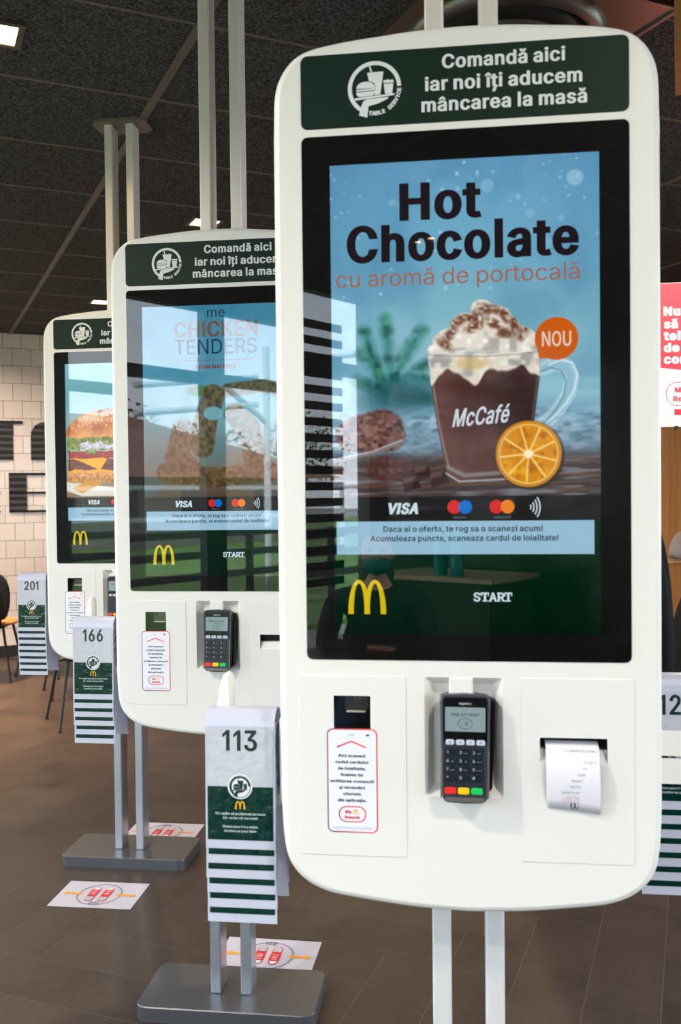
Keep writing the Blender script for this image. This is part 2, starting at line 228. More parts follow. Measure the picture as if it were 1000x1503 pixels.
'q': (424,[[372,-143,311,-143,311,59,306,59,298,46,287,31,277,21,266,12,252,4,236,-3,217,-7,195,-8,165,-6,137,3,111,16,89,34,70,57,55,84,43,116,36,151,34,189,36,227,43,261,55,293,70,320,89,342,112,361,137,374,165,382,196,384,218,383,237,379,253,373,267,364,278,355,287,346,298,331,307,319,313,319,313,379,372,379],[205,47,226,49,246,55,263,65,278,78,290,95,299,115,306,138,310,162,312,189,310,216,306,241,300,263,290,282,278,299,263,312,246,322,227,328,205,330,182,328,162,322,145,311,130,298,118,281,108,261,102,239,98,215,96,189,98,163,102,139,109,117,118,97,130,80,145,66,162,55,182,49]]),
'r': (259,[[53,0,53,379,112,379,112,321,115,321,124,339,137,354,152,367,171,377,191,383,213,385,229,384,243,384,243,322,230,324,219,325,207,326,190,324,174,321,159,315,146,306,135,296,126,284,119,269,115,254,114,237,114,0]]),
's': (365,[[182,-8,157,-7,133,-3,112,3,93,12,76,24,62,38,50,54,41,73,36,94,94,107,101,87,111,72,124,60,141,52,160,47,181,45,206,47,227,53,244,62,258,74,265,88,268,103,265,121,254,136,243,144,229,150,212,155,149,170,118,180,92,192,72,208,58,227,50,249,47,274,49,295,55,314,65,332,79,347,95,360,115,370,137,378,161,383,187,384,212,383,234,379,254,372,271,363,286,352,299,339,309,324,318,308,324,290,268,277,262,291,254,304,243,316,228,325,210,331,187,333,166,331,147,326,131,317,119,305,111,292,109,277,112,258,124,243,136,235,152,229,172,223,229,209,261,200,287,187,306,171,320,153,328,131,331,107,329,85,323,65,312,47,298,31,281,18,260,6,236,-2,210,-7]]),
't': (227,[[204,379,204,327,6,327,6,379],[65,471,126,471,126,98,128,76,136,61,150,53,170,50,185,51,202,54,213,2,203,-1,192,-3,180,-4,168,-4,138,-1,113,7,92,21,77,41,68,64,65,93]]),
'u': (410,[[182,-5,158,-3,135,2,115,11,97,23,82,39,69,59,60,82,54,109,53,139,53,379,114,379,114,144,116,117,124,94,137,75,154,61,175,53,200,50,218,51,234,55,249,62,263,71,274,83,283,97,290,113,295,132,296,153,296,379,357,379,357,0,298,0,298,92,307,92,294,60,277,35,257,17,234,5,209,-3]]),
'v': (389,[[163,0,17,379,84,379,165,155,173,132,180,110,187,87,193,64,199,42,206,21,184,21,191,42,197,64,203,87,209,110,216,132,224,155,305,379,371,379,226,0]]),
'w': (567,[[138,0,23,379,87,379,133,214,140,190,147,164,154,137,161,107,168,75,175,41,165,41,172,74,179,105,186,135,192,163,199,189,206,214,252,379,316,379,362,214,368,189,375,163,382,136,388,106,395,75,402,41,391,41,399,75,406,106,413,135,420,163,427,189,434,214,480,379,545,379,429,0,368,0,319,172,305,225,300,243,295,262,291,280,277,338,291,338,277,280,272,262,267,243,263,225,258,207,253,189,248,172,199,0]]),
'x': (379,[[21,0,171,218,171,171,29,379,100,379,147,306,159,287,170,270,179,253,188,237,198,221,207,206,175,206,185,221,194,237,202,253,211,270,222,287,233,306,282,379,352,379,209,169,209,214,358,0,287,0,231,85,219,103,209,120,200,136,191,152,182,167,173,182,205,182,195,167,187,152,178,136,170,120,160,103,148,85,91,0]]),
'y': (389,[[47,-139,61,-86,71,-87,88,-90,104,-89,118,-84,130,-74,138,-64,145,-51,151,-36,163,-1,17,379,84,379,165,155,173,132,180,109,187,87,193,64,199,42,206,21,184,21,190,42,196,64,202,87,209,110,216,132,224,155,305,379,371,379,204,-58,196,-77,187,-93,177,-107,165,-119,153,-128,139,-136,125,-141,109,-144,91,-145,77,-145,65,-143,54,-141]]),
'z': (380,[[42,0,42,46,254,320,254,323,48,323,48,379,333,379,333,331,126,60,126,56,339,56,339,0]]),
'0': (453,[[227,-7,191,-3,158,7,130,24,105,48,85,77,69,113,60,144,53,178,49,214,48,254,49,294,53,330,60,364,69,395,85,431,106,461,130,484,159,502,191,512,227,516,262,512,295,502,323,484,348,461,368,431,384,395,393,364,400,330,404,294,405,254,404,214,400,178,393,144,384,113,368,77,348,48,323,24,295,7,263,-3],[227,50,250,52,271,60,290,74,306,92,320,116,330,144,338,176,342,213,344,254,342,295,338,332,330,365,320,393,306,416,290,435,271,449,250,457,227,460,203,457,182,449,163,435,147,416,134,393,123,365,115,332,111,295,109,254,111,213,115,176,123,144,134,116,147,92,163,74,182,60,203,52]]),
'1': (453,[[76,0,76,55,391,55,391,0],[276,509,276,0,212,0,212,448,209,448,86,358,86,427,198,509]]),
'2': (453,[[64,0,64,47,234,229,252,248,268,266,282,282,294,298,303,312,311,327,316,341,319,356,320,371,319,389,315,405,308,419,298,431,287,441,273,449,258,455,241,458,224,460,205,458,188,454,172,447,159,438,148,427,139,413,132,398,128,381,127,362,66,362,68,391,75,418,86,442,102,464,121,482,143,496,168,507,196,513,225,516,254,513,281,507,306,497,328,482,346,465,361,445,372,423,379,398,381,372,380,354,377,336,371,318,363,299,351,280,336,259,317,235,294,209,267,180,153,60,153,57,389,57,389,0]]),
'3': (453,[[218,-7,188,-5,159,1,133,10,108,22,88,38,70,57,57,79,48,104,44,132,109,132,112,115,118,100,126,87,137,76,150,66,165,59,182,54,200,51,219,50,239,51,258,55,275,61,291,69,304,80,315,93,323,108,328,125,329,145,328,163,323,180,316,196,306,211,292,223,275,234,254,241,229,246,201,248,157,248,157,299,288,448,288,452,70,452,70,509,372,509,372,461,211,278,211,289,247,290,279,286,308,276,333,262,354,244,371,222,383,198,391,173,393,145,390,116,383,90,370,66,354,45,333,27,309,12,281,2,251,-5]]),
'4': (453,[[40,105,40,158,247,509,311,509,109,166,109,163,413,163,413,105],[282,0,282,121,282,146,282,318,343,318,343,0]]),
'5': (453,[[221,-7,192,-5,165,1,140,11,118,25,99,41,83,60,71,82,63,105,60,130,122,130,125,115,130,102,138,89,148,78,160,68,173,60,188,54,204,51,221,50,241,51,259,56,276,64,291,75,304,89,314,104,322,122,326,141,328,162,326,183,321,203,314,221,303,237,290,251,275,262,257,270,238,275,218,277,201,276,184,273,167,268,152,262,139,255,128,246,67,253,96,509,366,509,366,452,151,452,134,301,136,301,148,311,162,318,178,325,194,330,212,333,229,334,252,332,274,328,294,321,313,311,330,299,345,285,358,269,370,251,379,231,386,210,390,187,391,163,388,132,381,102,369,76,352,52,332,32,309,15,282,3,253,-4]]),
'6': (453,[[226,-7,196,-4,168,3,142,15,119,31,100,51,84,74,73,101,66,130,64,162,65,187,71,212,80,239,93,268,112,302,137,340,252,509,322,509,151,261,145,261,154,275,165,288,179,299,196,307,214,312,235,314,265,312,291,305,316,295,337,280,355,262,370,240,380,215,387,187,389,157,387,127,379,98,368,73,352,50,333,30,310,14,284,3,257,-4],[226,48,245,50,263,55,279,63,293,73,304,86,314,101,322,119,326,137,327,157,326,178,322,196,314,213,304,228,293,241,279,251,263,259,245,264,226,265,207,264,190,259,174,252,160,241,148,229,138,214,131,197,126,179,125,158,126,138,131,119,138,102,148,86,160,73,174,63,190,55,207,50]]),
'7': (453,[[97,0,323,448,323,452,62,452,62,509,391,509,391,449,165,0]]),
'8': (453,[[226,-7,193,-5,163,1,136,11,111,25,91,42,74,62,62,84,54,109,52,135,53,156,58,176,65,195,75,212,87,228,101,241,117,252,134,260,153,265,153,267,129,276,109,289,93,308,80,330,73,354,70,380,73,405,79,429,90,450,106,469,124,485,146,498,170,508,197,514,226,516,255,514,282,508,306,498,328,485,346,469,361,450,373,429,379,405,382,380,379,354,372,330,359,308,343,289,323,276,300,267,300,265,319,260,335,252,351,241,365,228,377,212,387,195,395,176,399,156,401,135,398,109,391,84,378,62,362,42,341,25,317,11,289,1,259,-5],[226,49,248,50,267,54,285,60,300,69,313,79,323,91,331,106,335,121,337,139,335,157,330,173,322,189,312,202,298,213,283,223,265,230,247,234,226,235,206,234,187,230,169,223,154,213,140,202,130,189,122,173,117,157,115,139,117,121,121,106,129,91,139,79,152,69,167,60,185,54,205,50],[226,290,244,291,260,294,274,300,287,308,298,318,307,330,314,344,318,359,319,376,318,392,314,407,308,420,299,432,288,442,275,449,260,455,244,459,226,460,208,459,192,455,177,449,164,442,153,432,145,420,138,407,134,392,133,376,134,359,138,344,145,330,154,318,165,308,178,300,193,294,209,291]]),
'9': (453,[[226,516,256,513,285,506,310,494,333,478,352,458,368,434,380,408,387,378,389,347,387,322,382,296,373,270,359,240,340,207,315,168,200,0,130,0,301,248,307,248,299,234,287,221,273,210,257,202,238,196,218,195,188,197,161,203,137,214,116,229,98,247,83,269,72,294,66,321,64,352,66,382,73,411,85,436,101,459,120,479,143,494,168,506,196,513],[226,460,207,459,190,454,174,446,160,435,148,423,138,407,131,390,127,372,125,352,127,331,131,313,138,295,148,280,160,268,174,257,190,250,207,245,226,243,245,245,263,249,279,257,293,267,305,280,314,295,322,312,326,330,327,350,326,371,322,390,314,407,305,422,293,435,279,446,263,454,245,459]]),
'ă': (389,[[160,-9,137,-7,115,-3,94,5,76,15,60,29,48,45,38,63,32,84,30,108,32,128,36,146,43,161,53,174,64,184,78,193,92,200,108,206,125,211,143,214,161,217,178,220,200,223,218,225,234,227,252,230,265,235,273,243,276,255,276,257,275,272,272,285,267,297,256,311,240,322,227,327,212,330,196,331,178,330,163,327,149,322,132,313,118,301,107,288,100,274,41,291,51,313,64,331,79,346,95,358,114,368,133,375,153,380,173,383,194,384,208,384,223,382,239,379,255,375,271,369,286,360,300,350,312,336,322,320,330,301,335,278,337,251,337,0,277,0,277,52,272,52,264,38,252,25,242,16,229,8,215,1,199,-4,181,-7],[170,45,192,47,211,51,228,59,242,68,254,80,263,93,270,108,274,122,276,138,276,190,270,186,259,182,246,179,231,176,216,173,200,171,175,168,161,166,147,163,134,159,117,150,103,139,95,124,92,105,94,87,102,72,114,61,130,52,142,48,156,46],[189,433,171,434,155,439,139,446,125,455,114,467,104,481,96,496,92,512,90,529,135,529,137,515,142,502,150,491,161,483,174,478,189,476,204,478,217,483,228,491,236,502,241,515,243,529,288,529,287,512,282,496,275,481,265,467,253,456,240,446,224,439,207,434]]),
'â': (389,[[160,-9,137,-7,115,-3,94,5,76,15,60,29,48,45,38,63,32,84,30,108,32,128,36,146,43,161,53,174,64,184,78,193,92,200,108,206,125,211,143,214,161,217,178,220,200,223,218,225,234,227,252,230,265,235,273,243,276,255,276,257,275,272,272,285,267,297,256,311,240,322,227,327,212,330,196,331,178,330,163,327,149,322,132,313,118,301,107,288,100,274,41,291,51,313,64,331,79,346,95,358,114,368,133,375,153,380,173,383,194,384,208,384,223,382,239,379,255,375,271,369,286,360,300,350,312,336,322,320,330,301,335,278,337,251,337,0,277,0,277,52,272,52,264,38,252,25,242,16,229,8,215,1,199,-4,181,-7],[170,45,192,47,211,51,228,59,242,68,254,80,263,93,270,108,274,122,276,138,276,190,270,186,259,182,246,179,231,176,216,173,200,171,175,168,161,166,147,163,134,159,117,150,103,139,95,124,92,105,94,87,102,72,114,61,130,52,142,48,156,46],[140,435,80,435,80,438,160,529,218,529,299,438,299,435,238,435,189,495]]),
'î': (167,[[53,0,53,379,114,379,114,0],[34,435,-26,435,-26,438,54,529,112,529,193,438,193,435,132,435,83,495]]),
'ș': (365,[[182,-8,157,-7,133,-3,112,3,93,12,76,24,62,38,50,54,41,73,36,94,94,107,101,87,111,72,124,60,141,52,160,47,181,45,206,47,227,53,244,62,258,74,265,88,268,103,265,121,254,136,243,144,229,150,212,155,149,170,118,180,92,192,72,208,58,227,50,249,47,274,49,295,55,314,65,332,79,347,95,360,115,370,137,378,161,383,187,384,212,383,234,379,254,372,271,363,286,352,299,339,309,324,318,308,324,290,268,277,262,291,254,304,243,316,228,325,210,331,187,333,166,331,147,326,131,317,119,305,111,292,109,277,112,258,124,243,136,235,152,229,172,223,229,209,261,200,287,187,306,171,320,153,328,131,331,107,329,85,323,65,312,47,298,31,281,18,260,6,236,-2,210,-7],[127,-168,154,-40,217,-40,174,-168]]),
'ț': (227,[[204,379,204,327,6,327,6,379],[65,471,126,471,126,98,128,76,136,61,150,53,170,50,185,51,202,54,213,2,203,-1,192,-3,180,-4,168,-4,138,-1,113,7,92,21,77,41,68,64,65,93],[69,-168,97,-40,159,-40,116,-168]]),
'Ă': (480,[[16,0,201,509,276,509,463,0,395,0,287,302,280,323,272,346,264,372,255,402,244,438,232,478,245,478,233,437,222,402,213,371,204,345,197,322,191,302,85,0],[110,142,110,199,370,199,370,142],[240,562,222,564,205,568,190,575,176,585,164,596,154,610,147,625,142,641,141,659,186,659,187,644,192,631,201,621,212,612,225,607,240,606,254,607,267,612,278,621,287,631,292,644,294,659,339,659,337,641,333,625,326,610,316,597,304,585,290,575,274,568,258,564]]),
'é': (404,[[212,-8,177,-5,145,3,117,16,92,35,72,58,56,85,44,116,37,150,34,187,36,224,44,258,55,290,71,317,91,340,115,359,142,373,172,382,205,384,226,383,246,380,266,374,285,366,303,355,319,341,334,324,347,305,357,282,365,256,370,227,371,194,371,169,75,169,75,221,338,221,310,202,308,226,304,248,298,269,288,286,277,301,263,314,246,323,227,328,205,330,183,328,164,323,146,313,131,301,119,286,109,270,102,251,97,231,96,211,96,178,98,151,102,127,110,106,121,88,135,73,151,61,169,53,190,48,212,46,227,47,241,49,254,53,271,61,285,73,297,88,306,105,365,91,358,72,348,55,335,39,320,26,302,14,283,4,261,-3,237,-7],[177,429,225,529,293,529,227,429]]),
',': (188,[[38,-119,68,71,137,71,84,-119]]),
'.': (188,[[95,-4,78,-1,63,9,53,24,50,41,53,59,63,73,78,83,95,87,113,83,128,73,138,59,141,41,138,24,128,9,113,-1]]),
'!': (196,[[67,160,63,509,132,509,128,160],[98,-4,81,-1,66,9,56,24,52,41,56,58,66,73,81,83,98,86,116,83,130,73,140,58,143,41,140,24,130,9,116,-1]]),
':': (188,[[95,-4,78,-1,63,9,53,24,50,41,53,59,63,73,78,83,95,87,113,83,128,73,138,59,141,41,138,24,128,9,113,-1],[95,271,78,274,63,284,53,299,50,316,53,334,63,349,78,359,95,362,113,359,128,349,138,334,141,316,138,299,128,284,113,274]]),
'%': (676,[[175,283,155,284,137,289,121,297,107,308,95,320,86,335,80,351,76,369,75,388,75,412,76,431,80,448,87,464,96,479,107,492,121,503,137,511,155,515,175,517,196,515,214,511,230,503,244,492,255,479,264,464,270,448,274,431,276,412,276,388,274,369,270,351,264,335,255,320,244,308,230,297,214,289,196,284],[175,327,191,329,203,335,212,346,218,358,222,372,223,388,223,412,222,428,219,441,213,454,204,464,191,470,175,473,160,470,148,464,138,454,132,441,128,428,127,412,127,388,128,372,132,358,138,346,147,335,160,329],[501,-10,481,-8,462,-3,446,5,432,15,421,28,412,43,406,59,402,77,400,95,400,120,402,138,406,156,412,172,421,187,433,200,447,210,463,218,481,223,501,225,522,223,540,218,556,210,570,200,581,187,590,172,596,156,600,138,601,120,601,95,600,77,596,59,589,43,580,28,569,15,555,5,540,-3,521,-8],[501,35,517,37,529,43,538,53,544,66,548,80,549,95,549,120,548,135,544,149,538,162,529,172,517,178,501,180,486,178,473,172,464,162,458,149,454,135,453,120,453,95,454,80,458,66,464,53,473,43,485,37],[132,0,482,509,540,509,191,0]]),
'*': (453,[[201,223,206,331,114,272,89,315,186,365,89,415,114,459,206,400,201,509,250,509,246,400,337,459,362,415,266,365,362,315,337,272,246,331,250,223]]),
'#': (440,[[242,0,326,509,377,509,294,0],[10,140,19,192,400,192,391,140],[64,0,147,509,198,509,115,0],[40,316,49,368,429,368,421,316]]),
'-': (453,[[337,244,337,188,114,188,114,244]]),
}
GLYPHS['1'] = (300,[[160,0,160,425,50,345,50,412,172,509,222,509,222,0]])
GLYPHS['l'] = (178,[[60,0,60,528,118,528,118,0]])
GLYPHS['I'] = (184,[[60,0,60,509,123,509,123,0]])
CAPH = .5087
GC = {}
def glyph(ch, bold):
    """returns advance, verts, tris in cap-height-.5087 units; bold = added half stem relative to cap height"""
    key = (ch, bold)
    if key in GC: return GC[key]
    adv, data = GLYPHS[ch]; adv = adv/1000; loops = [[(a/1000, b/1000) for a, b in zip(d[0::2], d[1::2])] for d in data]
    def area(l): return sum(l[i-1][0]*l[i][1]-l[i][0]*l[i-1][1] for i in range(len(l)))/2
    big = max(loops, key=lambda l: abs(area(l)))
    if area(big) < 0: loops = [l[::-1] for l in loops]
    out = []
    for l in loops:
        if bold:
            bx, bz = bold*CAPH, bold*CAPH*.5; n = len(l); q = []
            for i in range(n):
                a, b, c = Vector(l[i-1]), Vector(l[i]), Vector(l[(i+1) % n])
                t1, t2 = (b-a).normalized(), (c-b).normalized()
                n1 = Vector((t1.y, -t1.x)); n2 = Vector((t2.y, -t2.x)); m_ = n1+n2
                if m_.length < .3: m_ = n1.copy(); f_ = 1
                else: m_.normalize(); f_ = min(1/max(m_.dot(n1), .45), 1.8)
                q.append((b.x+m_.x*f_*bx, b.y+m_.y*f_*bz))
            l = q
        out.append(l)
    pts = []; eds = []
    for l in out:
        n0 = len(pts); pts += [Vector(p) for p in l]; eds += [(n0+i, n0+(i+1) % len(l)) for i in range(len(l))]
    vo, eo, fo, _, _, _ = mgeo.delaunay_2d_cdt(pts, eds, [], 0, 1e-5)
    def winding(px, py):
        wn = 0
        for l in out:
            for i in range(len(l)):
                x0, y0 = l[i-1]; x1, y1 = l[i]
                if y0 <= py:
                    if y1 > py and (x1-x0)*(py-y0)-(px-x0)*(y1-y0) > 0: wn += 1
                elif y1 <= py and (x1-x0)*(py-y0)-(px-x0)*(y1-y0) < 0: wn -= 1
        return wn
    flatv = [(p.x, p.y) for p in vo]; f = []
    for t in fo:
        cx = sum(flatv[k][0] for k in t)/len(t); cy = sum(flatv[k][1] for k in t)/len(t)
        if winding(cx, cy) <= 0: continue
        a, b, c = (flatv[k] for k in t[:3])
        f.append(tuple(t) if (b[0]-a[0])*(c[1]-a[1])-(b[1]-a[1])*(c[0]-a[0]) > 0 else tuple(t)[::-1])
    GC[key] = (adv+bold*CAPH*1.3, flatv, f); return GC[key]
TXT = {}
def text_tris(s, bold=0.):
    if (s, bold) in TXT: return TXT[(s, bold)]
    x = 0; v = []; f = []
    for ch in s:
        if ch == ' ': x += .17; continue
        adv, gv, gf = glyph(ch, bold); n = len(v)
        v += [(p[0]+x, p[1]) for p in gv]; f += [tuple(i+n for i in q) for q in gf]; x += adv
    TXT[(s, bold)] = (v, f); return TXT[(s, bold)]
def put_text(g, s, x, z, h=None, w=None, y=0., bold=0., align='c', shear=0., rot=0.):
    """cap height h, optional total width w, baseline z"""
    v, f = text_tris(s, round(bold, 3)); sz = h/CAPH
    x0 = min(p[0] for p in v); x1 = max(p[0] for p in v)
    sx = w/(x1-x0) if w else sz
    ca, sa = math.cos(rot), math.sin(rot); W = (x1-x0)*sx
    off = {'c': -W/2, 'l': 0, 'r': -W}[align]; vv = []
    for p in v:
        px = (p[0]-x0)*sx+off+shear*p[1]*sz; pz = p[1]*sz
        vv.append((x+px*ca-pz*sa, y, z+px*sa+pz*ca))
    g.add(vv, f)
    return g
def lettering(name, items, y, m, parent):
    g = G()
    for it in items:
        it = dict(it); put_text(g, it.pop('s'), it.pop('x'), it.pop('z'), y=y, **it)
    return g.build(name, m, parent)

def thing(name, label, cat, loc=(0,0,0), rz=0., group=None):
    o = bpy.data.objects.new(name, None); C.objects.link(o); o.empty_display_size = .1
    o.location = loc; o.rotation_euler = (0, 0, rz)
    o['label'] = label; o['category'] = cat
    if group: o['group'] = group
    return o
def tag(o, label, cat, group=None, kind=None):
    o['label'] = label; o['category'] = cat
    if group: o['group'] = group
    if kind: o['kind'] = kind
    return o
ROOM = R(24.5)
def struct(o): o['kind'] = 'structure'; o.rotation_euler.z = ROOM; return o
def roomxy(a, b): return (a*math.cos(ROOM)-b*math.sin(ROOM), a*math.sin(ROOM)+b*math.cos(ROOM))

def tube(g, pts, r, n=8, cap=True):
    """round rod along points"""
    rs = r if isinstance(r, (list, tuple)) else [r]*len(pts)
    P = [Vector(p) for p in pts]; rings = []
    up = Vector((0, 0, 1))
    for i, p in enumerate(P):
        t = (P[min(i+1, len(P)-1)]-P[max(i-1, 0)]).normalized()
        s = t.cross(up)
        if s.length < 1e-3: s = t.cross(Vector((1, 0, 0)))
        s.normalize(); u = s.cross(t)
        rings.append([p+(s*math.cos(2*math.pi*k/n)+u*math.sin(2*math.pi*k/n))*rs[i] for k in range(n)])
    v = [q for r_ in rings for q in r_]; f = []
    for i in range(len(P)-1):
        for k in range(n):
            f.append((i*n+k, i*n+(k+1) % n, (i+1)*n+(k+1) % n, (i+1)*n+k))
    if cap: f += [tuple(reversed(range(n))), tuple(range((len(P)-1)*n, len(P)*n))]
    return g.add(v, f)
def lathe(g, prof, cx, cy, n=24):
    v = []; f = []
    for r, z in prof:
        v += [(cx+r*math.cos(2*math.pi*k/n), cy+r*math.sin(2*math.pi*k/n), z) for k in range(n)]
    for i in range(len(prof)-1):
        for k in range(n):
            f.append((i*n+k, i*n+(k+1) % n, (i+1)*n+(k+1) % n, (i+1)*n+k))
    f += [tuple(reversed(range(n))), tuple(range((len(prof)-1)*n, len(prof)*n))]
    return g.add(v, f)

# ------------------------------------------------------------------ emblems
def arches(cx, z0, w, h):
    """golden arches outlines; w total width, h height"""
    k = w/400.; kz = h/353.; out = []
    for c in (-85, 85):
        o = [(cx+(c-115*math.cos(R(t)))*k, z0+353*kz*math.sin(R(t))**.92 if t else z0) for t in range(0, 181, 9)]
        i = [(cx+(c-57*math.cos(R(t)))*k, z0+315*kz*math.sin(R(t))**.85 if t else z0) for t in range(180, -1, -9)]
        o[-1] = (o[-1][0], z0); i[0] = (i[0][0], z0)
        out.append(o+i)
    return out
def emblem_polys(cx, cz, r):
    T = lambda pts: [(cx+a*r, cz+b*r) for a, b in pts]
    P = []
    def ring(a0, a1):
        o = circ(0, 0, 1, 1.0, 48, a0, a1); i = circ(0, 0, .85, .85, 48, a0, a1)
        for k in range(len(o)-1): P.append(T([o[k], o[k+1], i[k+1], i[k]]))
    ring(2, 236)
    P.append(T([(-.27,.58),(.34,.6),(.33,.5),(.215,-.25),(.0,-.26),(.03,.1),(-.03,.2),(-.2,.27)]))       # cup
    P.append(T([(-.2,.82),(-.14,.82),(-.08,.6),(-.14,.6)]))                                                # straw
    P.append(T([(-.68,.01)]+[(-.33-.35*math.cos(R(t)), .01+.25*math.sin(R(t))) for t in range(0, 181, 15)][1:]))  # bun
    P.append(T([(-.68,-.03),(.01,.0),(.01,-.07),(-.68,-.1)]))
    P.append(T([(-.68,-.13),(.01,-.1),(.0,-.2),(-.08,-.28),(-.58,-.3),(-.67,-.22)]))
    P.append(T([(.35,.14),(.71,.14),(.66,-.24),(.4,-.24)]))                                               # fries box
    P.append(T([(.33,.17),(.73,.17),(.7,.28),(.56,.26),(.5,.31),(.46,.26),(.35,.28)]))
    P.append(T([(-.75,-.34),(-.73,-.42),(.75,-.3),(.75,-.23)]))                                            # tray
    P.append(T([(-.29,-.4),(-.43,-.47),(-.5,-.65),(-.59,-.98),(-.28,-1.08),(-.23,-.66),(.15,-.57),(.5,-.42),(.53,-.35)]))
    return P
def arc_text(g, s, cx, cz, r, a0, a1, h, y, bold):
    n = len(s)
    for i, ch in enumerate(s):
        if ch == ' ': continue
        a = R(a0+(a1-a0)*(i+.5)/n)
        put_text(g, ch, cx+r*math.cos(a), cz+r*math.sin(a), h=h, y=y, bold=bold, rot=a+math.pi/2)
def emblem(name, cx, cz, r, y, m, parent, words=True):
    o = flat(name, emblem_polys(cx, cz, r), y, m, parent)
    if words:
        g = G(); arc_text(g, 'TABLE SERVICE', cx, cz, r*1.0, 256, 358, r*.14, y-.0003, .1)
        g.build('emblem_lettering', m, parent)
    return o

# ------------------------------------------------------------------ pictures shown on the screens (a vertex grid)
def smooth_noise(h, w, cell, seed=0):
    r = np.random.default_rng(seed); gh, gw = int(h/cell)+3, int(w/cell)+3
    a = r.random((gh, gw)); y = np.arange(h)/cell; x = np.arange(w)/cell
    yi = y.astype(int); xi = x.astype(int); fy = (y-yi)[:, None]; fx = (x-xi)[None]
    fy = fy*fy*(3-2*fy); fx = fx*fx*(3-2*fx)
    return (a[yi][:, xi]*(1-fy)*(1-fx)+a[yi+1][:, xi]*fy*(1-fx)+a[yi][:, xi+1]*(1-fy)*fx+a[yi+1][:, xi+1]*fy*fx)
PW, PH = 400, 506    # the picture area in mm
class Pic:
    def __init__(s, w=PW, h=PH, step=1.25):
        s.step = step; s.nx = int(w/step)+1; s.ny = int(h/step)+1
        s.X, s.Y = np.meshgrid(np.linspace(0, w, s.nx), np.linspace(0, h, s.ny)); s.w, s.h = w, h
        s.img = np.zeros((s.ny, s.nx, 3))
    def n(s, cell, seed=0): return smooth_noise(s.ny, s.nx, cell/s.step, seed)
    def fbm(s, cell, seed=0): return (s.n(cell, seed)+.5*s.n(cell/2, seed+1)+.25*s.n(max(cell/4, s.step*1.1), seed+2))/1.75
    def mix(s, mask, rgb):
        m = np.clip(mask, 0, 1)[..., None]; s.img = s.img*(1-m)+np.asarray(rgb, float)*m
    def vgrad(s, stops):
        ys = [a for a, _ in stops]; 
        for k in range(3): s.img[..., k] = np.interp(s.Y, ys, [c[k] for _, c in stops])
    def grain(s, cx, cy, seed=0):
        r = np.random.default_rng(seed); a = r.random((int(s.h/cy)+3, int(s.w/cx)+3)); y = s.Y/cy; x = s.X/cx; yi = y.astype(int); xi = x.astype(int); fy = y-yi; fx = x-xi; fy = fy*fy*(3-2*fy); fx = fx*fx*(3-2*fx)
        return a[yi, xi]*(1-fy)*(1-fx)+a[yi+1, xi]*fy*(1-fx)+a[yi, xi+1]*(1-fy)*fx+a[yi+1, xi+1]*fy*fx
    def ell(s, cx, cy, rx, ry, soft=1.5, rot=0):
        c, q = math.cos(R(rot)), math.sin(R(rot)); dx, dy = s.X-cx, s.Y-cy
        d = np.sqrt(((dx*c+dy*q)/rx)**2+((-dx*q+dy*c)/ry)**2)
        return np.clip((1-d)*min(rx, ry)/soft+.5, 0, 1)
    def poly(s, pts, soft=1.5):
        # signed distance to convex-or-not polygon by even-odd + edge distance
        X, Y = s.X, s.Y; ins = np.zeros(X.shape, bool); dist = np.full(X.shape, 1e9)
        n = len(pts)
        for i in range(n):
            x0, y0 = pts[i]; x1, y1 = pts[(i+1) % n]
            if y0 != y1:
                cond = ((y0 > Y) != (y1 > Y)) & (X < (x1-x0)*(Y-y0)/(y1-y0)+x0); ins ^= cond
            dx, dy = x1-x0, y1-y0; t = np.clip(((X-x0)*dx+(Y-y0)*dy)/(dx*dx+dy*dy+1e-9), 0, 1)
            dist = np.minimum(dist, np.hypot(X-x0-t*dx, Y-y0-t*dy))
        return np.clip(np.where(ins, dist, -dist)/soft+.5, 0, 1)
    def stroke(s, pts, w, soft=1.2):
        X, Y = s.X, s.Y; dist = np.full(X.shape, 1e9)
        for (x0, y0), (x1, y1) in zip(pts[:-1], pts[1:]):
            dx, dy = x1-x0, y1-y0; t = np.clip(((X-x0)*dx+(Y-y0)*dy)/(dx*dx+dy*dy+1e-9), 0, 1)
            dist = np.minimum(dist, np.hypot(X-x0-t*dx, Y-y0-t*dy))
        return np.clip((w/2-dist)/soft+.5, 0, 1)
    def mesh(s, name, x0, ztop, y, m, parent):
        v = [(x0+a/1000, y, ztop-b/1000) for a, b in zip(s.X.ravel().tolist(), s.Y.ravel().tolist())]
        nx = s.nx; f = [(j*nx+i, (j+1)*nx+i, (j+1)*nx+i+1, j*nx+i+1) for j in range(s.ny-1) for i in range(nx-1)]
        me = bpy.data.meshes.new(name); me.from_pydata(v, [], f); me.update()
        c = np.clip(s.img/255., 0, 1); c = np.where(c <= .04045, c/12.92, ((c+.055)/1.055)**2.4)
        at = me.color_attributes.new('Col', 'FLOAT_COLOR', 'POINT')
        at.data.foreach_set('color', np.concatenate([c.reshape(-1, 3), np.ones((c.shape[0]*c.shape[1], 1))], 1).ravel())
        return link(name, me, m, parent)

